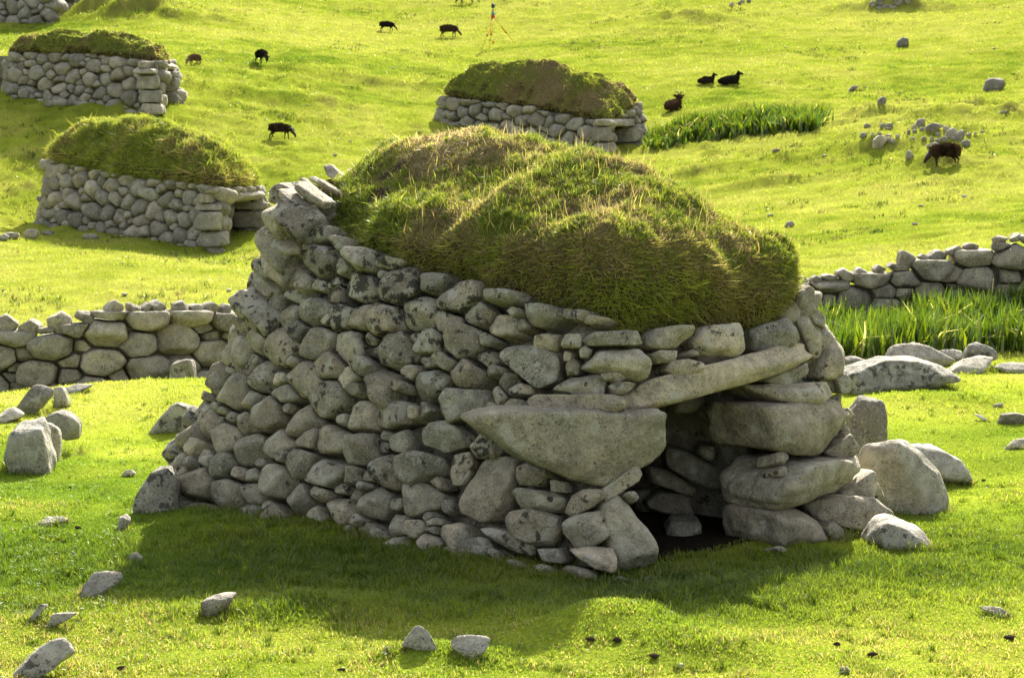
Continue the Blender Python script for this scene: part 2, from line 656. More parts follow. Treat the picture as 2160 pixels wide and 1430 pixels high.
def lush_shade_at(x, y):
    """0..1: long green grass round the hut, also weights its painted shade; short dry turf in front and far off"""
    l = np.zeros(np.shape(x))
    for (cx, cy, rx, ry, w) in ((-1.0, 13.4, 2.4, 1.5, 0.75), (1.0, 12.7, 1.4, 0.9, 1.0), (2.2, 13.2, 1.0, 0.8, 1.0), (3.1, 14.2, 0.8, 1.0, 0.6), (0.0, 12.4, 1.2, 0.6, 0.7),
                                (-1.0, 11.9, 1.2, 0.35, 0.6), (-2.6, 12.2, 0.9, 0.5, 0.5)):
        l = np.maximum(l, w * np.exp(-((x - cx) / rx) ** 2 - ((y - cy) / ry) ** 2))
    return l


def field_col(x, y, rnd):
    far = sstep(16, 40, y)
    n3 = fbm2(x, y * 1.5, 0.42, 2, off=12.0)
    n1 = fbm2(x, y, 1.1, 3, off=2.0)
    n2 = fbm2(x, y, 4.5, 3, off=7.0) * (1 - far) + fbm2(x, y * 1.3, 9.0, 3, off=7.0) * far
    l = lush_shade_at(x, y)
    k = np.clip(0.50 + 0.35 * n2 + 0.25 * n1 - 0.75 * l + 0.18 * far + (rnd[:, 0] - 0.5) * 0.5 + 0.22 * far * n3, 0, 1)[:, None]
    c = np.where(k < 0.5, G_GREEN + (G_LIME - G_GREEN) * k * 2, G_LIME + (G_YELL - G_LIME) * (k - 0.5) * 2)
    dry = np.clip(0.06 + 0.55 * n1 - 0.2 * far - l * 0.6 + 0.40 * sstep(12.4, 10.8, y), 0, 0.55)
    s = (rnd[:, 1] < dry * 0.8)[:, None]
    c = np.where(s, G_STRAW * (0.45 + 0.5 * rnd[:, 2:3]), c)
    return c * (0.8 + 0.4 * rnd[:, 2:3]) * (1.38 - 0.36 * far - 0.66 * np.clip(l, 0, 1))[:, None]  # lush part darkened further to put the hut's shadow into its colour


# footprint of the near hut (grass does not grow through it)
HA, HC, HD, HB = np.array([0.63, 13.02]), np.array([2.80, 14.98]), np.array([-0.35, 17.75]), np.array([-3.15, 16.03])


def inside(poly, x, y):
    r = np.ones(np.shape(x), bool)
    n = len(poly)
    for i in range(n):
        a, b = poly[i], poly[(i + 1) % n]
        r &= ((b[0] - a[0]) * (y - a[1]) - (b[1] - a[1]) * (x - a[0])) > 0
    return r



# ------------------------------------------------------------------ ground
NA, ND = 640, 760
aa = np.concatenate([np.linspace(-1.3, -0.42, 40)[:-1], np.linspace(-0.42, 0.42, NA - 78), np.linspace(0.42, 1.3, 40)[1:]])
dd = np.concatenate([np.linspace(0.6, 9.0, 24)[:-1], np.exp(np.linspace(math.log(9.0), math.log(260), ND - 23))])
NA, ND = len(aa), len(dd)
GX = (aa[None, :] * dd[:, None])
GY = np.broadcast_to(dd[:, None], GX.shape)
GZ = gz(GX, GY)
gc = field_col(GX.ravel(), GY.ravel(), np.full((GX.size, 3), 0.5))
gn = fbm2(GX, GY, 0.5, 3, off=4.0).ravel()[:, None]
gnear = (1 - sstep(14, 34, GY)).ravel()[:, None]
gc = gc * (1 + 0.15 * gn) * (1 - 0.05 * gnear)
# worn earth on the steep banks
dzy = np.gradient(GZ, axis=0) / np.gradient(GY, axis=0)
steep = (sstep(0.42, 0.75, dzy + 0.15 * fbm2(GX, GY, 0.8, 3, off=6.0)) * (GY > 20)).ravel()[:, None]
gc = gc * (1 - 0.5 * steep) + np.array([0.15, 0.12, 0.05]) * 0.5 * steep
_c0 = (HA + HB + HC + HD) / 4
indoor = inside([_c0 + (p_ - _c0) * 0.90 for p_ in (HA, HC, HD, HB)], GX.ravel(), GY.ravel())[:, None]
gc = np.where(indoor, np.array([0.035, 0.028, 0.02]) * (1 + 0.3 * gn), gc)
idx = np.arange(NA * ND).reshape(ND, NA)
q = np.stack([idx[:-1, :-1], idx[:-1, 1:], idx[1:, 1:], idx[1:, :-1]], -1).reshape(-1, 4)
T = np.concatenate([q[:, [0, 1, 2]], q[:, [0, 2, 3]]])
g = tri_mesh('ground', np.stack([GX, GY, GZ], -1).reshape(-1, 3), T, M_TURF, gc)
g['kind'] = 'structure'


def blades(P, U, L, Wd, col, bend, side=None):
    """grass blades: two-segment bent strips"""
    n = len(P)
    U = U / np.linalg.norm(U, axis=1, keepdims=True)
    ang = RS.rand(n) * 2 * math.pi
    rv = np.stack([np.cos(ang), np.sin(ang), np.zeros(n)], -1)
    s = np.cross(U, rv)
    s = s / np.maximum(np.linalg.norm(s, axis=1, keepdims=True), 1e-6)
    b = np.cross(s, U)
    L = L[:, None]
    w = Wd[:, None] / 2
    be = bend[:, None]
    mid = P + U * L * 0.55 + b * L * be * 0.28
    tip = P + U * L * (1 - 0.28 * be) + b * L * be
    V = np.stack([P - s * w, P + s * w, mid - s * w * 0.8, mid + s * w * 0.8, tip], 1).reshape(-1, 3)
    k = np.arange(n)[:, None] * 5
    T = np.concatenate([k + np.array([[0, 1, 2]]), k + np.array([[1, 3, 2]]), k + np.array([[2, 3, 4]])])
    cc = np.repeat(col, 5, axis=0)
    return V, T, cc


def sample_ground(n, d0, d1, pw, amax=0.36):
    """n points on the hill between d0 and d1, thinning with distance as d**-pw per area"""
    t = np.linspace(d0, d1, 2000)
    w = t ** (1 - pw)
    cdf = np.cumsum(w)
    cdf /= cdf[-1]
    d = np.interp(RS.rand(n), cdf, t)
    x = RS.uniform(-amax, amax, n) * d
    return x, d


acc = Acc()
# near sward
for (n, d0, d1, pw) in ((415000, 9.8, 17.0, 0.6), (165000, 17.0, 26.0, 1.6)):
    x, y = sample_ground(n, d0, d1, pw)
    c0 = (HA + HB + HC + HD) / 4
    hutp = [c0 + (p - c0) * 0.87 for p in (HA, HC, HD, HB)]
    ok = ~inside(hutp, x, y)
    x, y = x[ok], y[ok]
    z = gz(x, y)
    rnd = RS.rand(len(x), 3)
    l = lush_shade_at(x, y)
    cl = fbm2(x, y, 0.16, 2, off=1.0)
    far = sstep(15, 26, y)
    Ln = (0.016 + 0.015 * rnd[:, 2] + 0.014 * np.maximum(cl, 0) + l * (0.03 + 0.05 * rnd[:, 1]) + 0.01 * far) * (0.85 + 0.4 * np.clip(cl, -0.5, 1))
    U = np.stack([RS.normal(0, 0.33, len(x)), RS.normal(-0.05, 0.33, len(x)), np.ones(len(x))], -1)
    Wd = 0.0042 + 0.003 * RS.rand(len(x)) + 0.004 * far
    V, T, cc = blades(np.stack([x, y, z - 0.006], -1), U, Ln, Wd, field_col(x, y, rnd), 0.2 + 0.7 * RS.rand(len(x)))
    acc.add(V, T, cc)
# longer tufts in the lush ground round the hut
x, y = sample_ground(5200, 10.2, 22, 0.8)
keep = (RS.rand(len(x)) < 0.12 + 0.8 * lush_shade_at(x, y)) & ~inside(hutp, x, y)
x, y = x[keep], y[keep]
TP = np.stack([x, y, gz(x, y) - 0.005], -1)
kk_ = np.repeat(np.arange(len(x)), 26)
dr = RS.normal(0, 1, (len(kk_), 3)) * np.array([1, 1, 0])
rad = RS.rand(len(kk_), 1)
hue = np.clip(RS.rand(len(x))[kk_][:, None] + RS.normal(0, .2, (len(kk_), 1)), 0, 1)
V, T, cc = blades(TP[kk_] + dr * .03 * rad, np.array([0, 0, 1.0]) + dr * .45 * rad, (0.05 + 0.055 * lush_shade_at(x, y))[kk_] * RS.uniform(.5, 1.2, len(kk_)), RS.uniform(.004, .0065, len(kk_)),
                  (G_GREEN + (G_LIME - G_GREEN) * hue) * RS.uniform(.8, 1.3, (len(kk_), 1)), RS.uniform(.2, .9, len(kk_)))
acc.add(V, T, cc)
# tussocks on the hill behind
x, y = sample_ground(305000, 26.0, 110.0, 1.7, 0.36)
z = gz(x, y)
rnd = RS.rand(len(x), 3)
sz = y / 30.0
cl = fbm2(x, y, 0.42, 2, off=12.0) * -1
Ln = (0.04 + 0.03 * rnd[:, 2]) * sz ** 0.5 * (1 + 0.6 * np.clip(cl, -0.6, 1))
U = np.stack([RS.normal(0, 0.4, len(x)), RS.normal(0, 0.4, len(x)), np.ones(len(x))], -1)
V, T, cc = blades(np.stack([x, y, z - 0.01], -1), U, Ln, 0.009 * sz ** 0.9 * (0.7 + 0.6 * rnd[:, 0]), field_col(x, y, rnd), 0.2 + 0.7 * rnd[:, 1])
acc.add(V, T, cc)
x, y = sample_ground(20000, 24.0, 105.0, 1.2, 0.36)
pk = fbm2(x, y, 3.0, 3, off=21.0) + 0.35 * fbm2(x, y, 0.8, 2, off=25.0)
ok = RS.rand(len(x)) < sstep(0.25, 0.9, pk)
x, y = x[ok], y[ok]
kk_ = np.repeat(np.arange(len(x)), 7)
jx = RS.normal(0, 0.05, (len(kk_), 2)) * (y[kk_] / 40)[:, None]
px_, py_ = x[kk_] + jx[:, 0], y[kk_] + jx[:, 1] * 0.6
V, T, cc = blades(np.stack([px_, py_, gz(px_, py_) - 0.01], -1), np.stack([RS.normal(0, .4, len(kk_)), RS.normal(0, .4, len(kk_)), np.ones(len(kk_))], -1),
                  RS.uniform(.06, .13, len(kk_)), 0.012 * (y[kk_] / 30) ** 0.8, np.where(RS.rand(len(x))[kk_][:, None] < 0.25, np.array([0.13, 0.09, 0.045]), np.array([0.05, 0.075, 0.012])) * RS.uniform(.7, 1.4, (len(kk_), 1)), RS.uniform(.2, .8, len(kk_)))
acc.add(V, T, cc)
g = acc.build('grass', M_GRASS)
g['kind'] = 'stuff'

# ------------------------------------------------------------------ dry-stone walling
def poisson(smax, hfun, r0, metric, spread=(0.6, 1.45), tries=9000, occupied=None):
    """discs of mixed size thrown into the unrolled wall, large ones first"""
    rr = np.sort(RS.uniform(spread[0], spread[1], tries) ** 1.3 * r0)[::-1]
    pts, rad = np.zeros((0, 2)), np.zeros(0)
    mp = np.zeros((0, 2))
    s = RS.rand(tries) * smax
    hh = RS.rand(tries)
    top = hfun(s)
    cand = np.stack([s, hh * top], -1)
    mc = metric(cand)
    occ_m, occ_r = (metric(occupied[0]), occupied[1]) if occupied is not None and len(occupied[0]) else (np.zeros((0, 2)), np.zeros(0))
    for i in range(tries):
        if len(occ_m):
            if (((occ_m - mc[i]) ** 2).sum(1) < (occ_r + rr[i] * 0.36) ** 2).any():
                continue
        if len(mp):
            if (((mp - mc[i]) ** 2).sum(1) < (0.5 * (rad + rr[i])) ** 2).any():
                continue
        pts = np.vstack([pts, cand[i]])
        mp = np.vstack([mp, mc[i]])
        rad = np.append(rad, rr[i])
    return pts, rad


def wall_stones(add, surf, smax, hfun, r0, asp=1.5, shear=0.0, sub=4, depth=(0.08, 0.2), periodic=True, occupied=None, tries=9000, gap=0.006, dark=None, namp=0.055, spread=(0.6, 1.45)):
    """fit a stone into every cell of a power diagram over the unrolled wall"""
    k = shear
    metric = lambda P: np.stack([P[:, 0] / asp, P[:, 1] + k * P[:, 0] * 0], -1)
    pts, rad = poisson(smax, hfun, r0, metric, spread, tries, occupied)
    allp, allr = [pts], [rad]
    if occupied is not None and len(occupied[0]):
        allp.append(occupied[0])
        allr.append(occupied[1] * 2)
    base = np.concatenate(allp)
    br = np.concatenate(allr)
    gp, gr = [base], [br]
    if periodic:
        lo, hi = base[:, 0] < 1.0, base[:, 0] > smax - 1.0
        gp += [base[lo] + [smax, 0], base[hi] - [smax, 0]]
        gr += [br[lo], br[hi]]
    else:
        lo, hi = pts[:, 0] < 0.7, pts[:, 0] > smax - 0.7
        gp += [pts[lo] * [-1, 1], np.stack([2 * smax - pts[hi][:, 0], pts[hi][:, 1]], -1)]
        gr += [rad[lo], rad[hi]]
    tops = hfun(pts[:, 0])
    nt_ = pts[:, 1] > tops - 0.55
    gp += [np.stack([pts[nt_][:, 0], 2 * tops[nt_] - pts[nt_][:, 1]], -1)]
    gr += [rad[nt_]]
    nb_ = pts[:, 1] < 0.5
    gp += [pts[nb_] * [1, -1]]
    gr += [rad[nb_]]
    gp = np.concatenate(gp)
    gr = np.concatenate(gr)
    gm = metric(gp)
    mm = metric(pts)
    for i in range(len(pts)):
        d = gm - mm[i]
        d2 = (d ** 2).sum(1)
        order = np.argsort(d2)[1:16]
        N, D = [], []
        dropped = False
        hz = RS.uniform(*depth) * (0.7 + 0.5 * rad[i] / r0)
        ext = np.zeros(2)
        for j in order:
            L2 = d2[j]
            if L2 < 1e-8:
                continue
            if not dropped and pts[i, 1] < tops[i] - 0.3 and len(N) > 5 and L2 < d2[order[7]] and RS.rand() < 0.22:
                dropped = True
                continue
            L = math.sqrt(L2)
            dj = (L2 + (rad[i] * 0.5) ** 2 - (gr[j] * 0.5) ** 2) / (2 * L)
            dj = min(max(dj, 0.25 * L), 0.75 * L)
            n = d[j] / L
            nr = np.array([n[0] / asp, n[1]])
            l = np.linalg.norm(nr)
            nr /= l
            dr = max(dj / l - gap * RS.uniform(0.2, 1.6), 0.015)
            N.append((nr[0], nr[1], 0))
            D.append(dr)
            if RS.rand() < 0.5:
                continue
            kk = RS.uniform(0.35, 1.3)
            nn = np.array([nr[0], nr[1], kk])
            l = np.linalg.norm(nn)
            N.append(nn / l)
            D.append((dr + kk * hz - RS.uniform(0.12, 0.7) * min(dr, kk * hz)) / l)
        for _ in range(RS.choice([1, 2])):
            t = RS.normal(0, 0.26, 2) + np.array([0, 0.06])
            nn = np.array([t[0], t[1], 1])
            N.append(nn / np.linalg.norm(nn))
            D.append(hz * RS.uniform(0.85, 1.0))
        N.append((0, 0, -1))
        D.append(hz)
        sc = np.array([rad[i] * 0.62 * asp, rad[i] * 0.62, hz])
        X, T = blob(N, D, sc, RS.uniform(22, 48), sub, namp, RS.choice([2, 3, 4]), 0.75)
        o, es, eu, nn = surf(pts[i, 0], pts[i, 1])
        # each stone sits a little askew
        jit = RS.normal(0, 0.024) - 0.5 * hz + 0.03 if periodic else RS.normal(0, 0.03)
        Xw = o + X[:, :1] * es + X[:, 1:2] * eu + (X[:, 2:3] + jit) * nn
        dk = dark(pts[i, 0], pts[i, 1]) if dark else 0.0
        add(Xw, T, rnd_tint(dk))
    return pts, rad


class Loop:
    """rounded closed footprint, counter-clockwise from the first corner, with battered faces"""

    def __init__(self, corners, radii, z0, tops, batter, curve=0.0, lean=None):
        pts, cid = [], []
        n = len(corners)
        for i in range(n):
            p, a, b = corners[i], corners[i - 1], corners[(i + 1) % n]
            r = radii[i]
            e0 = (a - p) / np.linalg.norm(a - p)
            e1 = (b - p) / np.linalg.norm(b - p)
            q0, q1 = p + e0 * r, p + e1 * r
            for t in np.linspace(0, 1, 12):
                pts.append((1 - t) ** 2 * q0 + 2 * t * (1 - t) * p + t * t * q1)
                cid.append(i + (t - 0.5) * 0.0)
        pts = np.array(pts)
        seg = np.linalg.norm(np.roll(pts, -1, 0) - pts, axis=1)
        s = np.concatenate([[0], np.cumsum(seg)])
        self.L = s[-1]
        m = 1200
        ss = np.linspace(0, self.L, m, endpoint=False)
        cl = np.vstack([pts, pts[:1]])
        self.s = ss
        self.P = np.stack([np.interp(ss, s, cl[:, 0]), np.interp(ss, s, cl[:, 1])], -1)
        tg = np.roll(self.P, -1, 0) - np.roll(self.P, 1, 0)
        for _ in range(12):
            tg = (np.roll(tg, 1, 0) + tg * 2 + np.roll(tg, -1, 0)) / 4
        tg /= np.linalg.norm(tg, axis=1, keepdims=True)
        self.tg = tg
        self.nn = np.stack([tg[:, 1], -tg[:, 0]], -1)
        # corner positions along s
        self.cs = []
        for i in range(n):
            k = np.argmin(((self.P - pts[i * 12 + 6]) ** 2).sum(1))
            self.cs.append(ss[k])
        self.z0, self.batter, self.curve = z0, batter, curve
        self.bat = np.full(m, float(batter))
        if lean is not None:      # one corner leaning in more than the rest
            dd_ = np.abs((ss - self.cs[lean[0]] + self.L / 2) % self.L - self.L / 2)
            self.bat += lean[1] * np.exp(-(dd_ / lean[2]) ** 2)
        # tops: list of (edge position e.g. 1.5 = halfway corner1->corner2, absolute z)
        cs = np.array(self.cs + [self.cs[0] + self.L])
        e = np.array([t[0] for t in tops])
        sv = np.interp(e, np.arange(n + 1), cs)
        zv = np.array([t[1] for t in tops])
        sv = np.concatenate([sv - self.L, sv, sv + self.L])
        zv = np.tile(zv, 3)
        self.top = np.interp(ss, sv, zv)

    def at(self, s):
        return int(round((s % self.L) / self.L * len(self.s))) % len(self.s)

    def height(self, s):
        return np.interp(np.asarray(s) % self.L, self.s, self.top) - self.z0

    def point(self, k, h):
        inn = self.bat[k] * h + self.curve * h * h
        xy = self.P[k] - self.nn[k] * (inn[:, None] if np.ndim(inn) else inn)
        if np.ndim(k) == 0:
            return np.array([xy[0], xy[1], self.z0 + h])
        return np.concatenate([xy, (self.z0 + h)[:, None]], -1)

    def surf(self, s, h):
        k = self.at(s)
        o = self.point(k, h)
        es = np.array([self.tg[k, 0], self.tg[k, 1], 0])
        b = self.bat[k] + 2 * self.curve * h
        eu = np.array([-self.nn[k, 0] * b, -self.nn[k, 1] * b, 1.0])
        eu /= np.linalg.norm(eu)
        n = np.cross(es, eu)
        return o, es, eu, n

    def grid(self):
        """surface samples for matching photograph points to the wall"""
        K, Hh = [], []
        for k in range(0, len(self.s), 3):
            hs = np.arange(0, self.top[k] - self.z0 + 0.15, 0.03)
            K.append(np.full(len(hs), k))
            Hh.append(hs)
        K, Hh = np.concatenate(K), np.concatenate(Hh)
        P = self.point(K, Hh)
        facing = ((np.array([0, 0]) - P[:, :2]) * self.nn[K]).sum(1) > -0.3
        K, Hh, P = K[facing], Hh[facing], P[facing]
        u, v = project(P)
        return K, Hh, P, np.stack([u, v], -1)

    def core(self, add, inset, zcut, door=None):
        """rough rubble core behind the face stones"""
        m = len(self.s)
        ks = np.arange(0, m, 6)
        ks = np.append(ks, 0)
        nh = 14
        rows = []
        for j in range(nh):
            top = self.top[ks] - self.z0 - zcut
            h = top * j / (nh - 1)
            if door is not None:
                ind = (self.s[ks] > door[0]) & (self.s[ks] < door[1])
                h = np.where(ind, door[2] + (top - door[2]) * j / (nh - 1), h)
            P = self.point(ks, h) - np.concatenate([self.nn[ks] * inset, np.zeros((len(ks), 1))], -1)
            rows.append(P)
        P = np.concatenate(rows)
        P = P + 0.03 * np.stack([vnoise(P * 7), vnoise(P * 7 + 5), vnoise(P * 7 + 11) * 0], -1)
        n = len(ks)
        idx = np.arange(n * nh).reshape(nh, n)
        q = np.stack([idx[:-1, :-1], idx[:-1, 1:], idx[1:, 1:], idx[1:, :-1]], -1).reshape(-1, 4)
        add(P, np.concatenate([q[:, [0, 1, 2]], q[:, [0, 2, 3]]]), (0.3, 0.3, 0.4))


def convex_px_mask(poly, U):
    P = hull2(poly)
    r = np.ones(len(U), bool)
    for i in range(len(P)):
        a, b = P[i], P[(i + 1) % len(P)]
        r &= ((b[0] - a[0]) * (U[:, 1] - a[1]) - (b[1] - a[1]) * (U[:, 0] - a[0])) > 0
    return r


def turf_roof(loop, inset, ridge, edge_t, prof, colfun, ledge=None, droop=0.05, rough=1.0, edge_lift=0.0, m=46, hollow=None, blur=0.16):  # noqa
    """turf mound over the wall head: returns vertices, triangles, colours"""
    ks = np.arange(0, len(loop.s), 4)
    top = loop.top[ks]
    hh = top - loop.z0
    ins = inset(ks) if callable(inset) else inset
    b3 = loop.point(ks, hh)
    B = b3[:, :2] - loop.nn[ks] * np.asarray(ins)[..., None]
    zb = top + edge_lift + 0.05 * rough * fbm(np.stack([B[:, 0] * 3.5, B[:, 1] * 3.5, B[:, 0] * 0 + 7.7], -1), 2)
    need = np.asarray(ins) + np.hypot(*(b3[:, :2] - loop.P[ks]).T)
    dist = np.sqrt(((B[:, None] - loop.P[None, ::3]) ** 2).sum(-1)).min(1)
    good = np.nonzero(dist > need * 0.94)[0]
    nB = len(B)
    gi = np.concatenate([good - nB, good, good + nB])
    B = np.stack([np.interp(np.arange(nB), gi, np.tile(B[good, c_], 3)) for c_ in (0, 1)], -1)
    for _ in range(30):
        B = (np.roll(B, 1, 0) + 2 * B + np.roll(B, -1, 0)) / 4
    B = B + loop.nn[ks] * (0.055 * rough * fbm(np.stack([B[:, 0] * 2.8, B[:, 1] * 2.8, B[:, 0] * 0 + 3.3], -1), 3))[:, None]
    R0, R1 = np.array(ridge[0][:2]), np.array(ridge[-1][:2])
    ax = R1 - R0
    tau = ((B - R0) @ ax) / (ax @ ax)
    tau = np.clip(0.5 + (tau - 0.5) * 0.88, 0, 1)
    rx = np.array([r[3] for r in ridge])
    RX = np.interp(tau, rx, [r[0] for r in ridge])
    RY = np.interp(tau, rx, [r[1] for r in ridge])
    RZ = np.interp(tau, rx, [r[2] for r in ridge])
    rows = []
    ts = np.linspace(0, 1, m)
    et = edge_t(ks) if callable(edge_t) else np.full(len(ks), edge_t)
    for t in ts:
        g_ = (1 - t ** (prof[0] + (prof[2] if len(prof) > 2 else 0) * sstep(0.8, 1.0, tau))) ** prof[1]
        x = RX + (B[:, 0] - RX) * t
        y = RY + (B[:, 1] - RY) * t
        z = zb + et + (RZ - zb - et) * g_
        rows.append(np.stack([x, y, z], -1))
    for j in range(1, 9):
        f = j / 8
        o = math.sin(f * math.pi) * droop - 0.10 * f * f
        x = B[:, 0] + loop.nn[ks, 0] * o
        y = B[:, 1] + loop.nn[ks, 1] * o
        z = zb + et * (1 - f) - 0.06 * f
        rows.append(np.stack([x, y, z], -1))
    nr = len(rows)
    P = np.stack(rows)                       # rings x n x 3
    # weather the hips away: blur the height field of the mound, leaving its rim
    XY = P[:m, :, :2].reshape(-1, 2)
    ZZ = P[:m, :, 2].ravel()
    cell = blur / 3.5
    o0 = XY.min(0) - 4 * blur
    nxy = np.ceil((XY.max(0) + 4 * blur - o0) / cell).astype(int) + 1
    ij = ((XY - o0) / cell).astype(int)
    sz_ = np.zeros(nxy)
    sw_ = np.zeros(nxy)
    np.add.at(sz_, (ij[:, 0], ij[:, 1]), ZZ)
    np.add.at(sw_, (ij[:, 0], ij[:, 1]), 1.0)
    sz_ = sz_ / np.maximum(sw_, 1)
    sw_ = (sw_ > 0).astype(float)
    ker = np.exp(-0.5 * (np.arange(-12, 13) / 3.5) ** 2)
    for ax_ in (0, 1):
        sz_ = np.apply_along_axis(lambda r: np.convolve(r, ker, 'same'), ax_, sz_)
        sw_ = np.apply_along_axis(lambda r: np.convolve(r, ker, 'same'), ax_, sw_)
    hz_ = sz_ / np.maximum(sw_, 1e-6)
    g0 = np.clip((XY - o0) / cell - 0.5, 0, nxy - 1.001)
    i0 = g0.astype(int)
    f0 = g0 - i0
    i1 = np.minimum(i0 + 1, nxy - 1)
    zb_ = (hz_[i0[:, 0], i0[:, 1]] * (1 - f0[:, 0]) * (1 - f0[:, 1]) + hz_[i1[:, 0], i0[:, 1]] * f0[:, 0] * (1 - f0[:, 1])
           + hz_[i0[:, 0], i1[:, 1]] * (1 - f0[:, 0]) * f0[:, 1] + hz_[i1[:, 0], i1[:, 1]] * f0[:, 0] * f0[:, 1])
    kk = sstep(1.0, 0.82, ts)[:, None]
    P[:m, :, 2] = P[:m, :, 2] * (1 - kk) + zb_.reshape(m, -1) * kk
    if ledge is not None:
        P = ledge(P)
    sh = P.shape
    Q = P.reshape(-1, 3)
    wgt = np.repeat(np.concatenate([np.ones(m), np.linspace(1, 0.25, 8)]), sh[1])
    dz = (fbm(Q * 1.5 + 3, 3) * 0.07 + fbm(Q * np.array([4.2, 4.2, 2]) + 8, 3) * 0.035 + fbm(Q * 12 + 8, 2) * 0.012) * rough
    dn = fbm(Q * 3.3 + 20, 3) * 0.04 * rough
    Q = Q.copy()
    Q[:, 2] += dz * wgt
    Q[:, 0] += dn * wgt
    Q[:, 1] += np.roll(dn, 7) * wgt
    if hollow is not None:
        Q = hollow(Q)
    n = sh[1]
    idx = np.arange(nr * n).reshape(nr, n)
    nx = np.roll(idx, -1, 1)
    q = np.stack([idx[:-1], idx[1:], nx[1:], nx[:-1]], -1).reshape(-1, 4)
    T = np.concatenate([q[:, [0, 1, 2]], q[:, [0, 2, 3]]])
    return Q, T


def tri_sample(V, T, n, weight=None):
    a, b, c = V[T[:, 0]], V[T[:, 1]], V[T[:, 2]]
    cr = np.cross(b - a, c - a)
    ar = np.linalg.norm(cr, axis=1)
    w = ar if weight is None else ar * weight(((a + b + c) / 3), cr / np.maximum(ar, 1e-9)[:, None])
    cdf = np.cumsum(w)
    cdf /= cdf[-1]
    k = np.searchsorted(cdf, RS.rand(n))
    r1, r2 = np.sqrt(RS.rand(n)), RS.rand(n)
    P = a[k] * (1 - r1)[:, None] + b[k] * (r1 * (1 - r2))[:, None] + c[k] * (r1 * r2)[:, None]
    N = cr[k] / np.maximum(ar[k], 1e-9)[:, None]
    return P, N


# ------------------------------------------------------------------ the near hut
Z0 = -0.10
hut = Loop([HA, HC, HD, HB], [0.62, 0.8, 1.2, 1.15], Z0,
           [(0.0, 1.50), (0.3, 1.47), (0.7, 1.47), (1.0, 1.58), (1.5, 1.7), (2.0, 2.1), (2.5, 2.3), (3.0, 2.36), (3.25, 2.12), (3.5, 1.86), (3.8, 1.62)],
           0.255, 0.01, (3, 0.28, 1.1))
ctr = (HA + HB + HC + HD) / 4
home = thing('stone_hut', 'large drystone hut with grassy turf roof and dark low doorway in the foreground', 'stone hut', (ctr[0], ctr[1], 0.0), 'drystone turf roofed storage huts')

K_, H_, P_, UV_ = hut.grid()


def c2(*p):
    return [(880 + .4405 * a, 620 + .4405 * b) for a, b in p]


def c3(*p):
    return [(1300 + .4686 * a, 580 + .4686 * b) for a, b in p]


def c5(*p):
    return [(480 + .3357 * a, 240 + .3357 * b) for a, b in p]


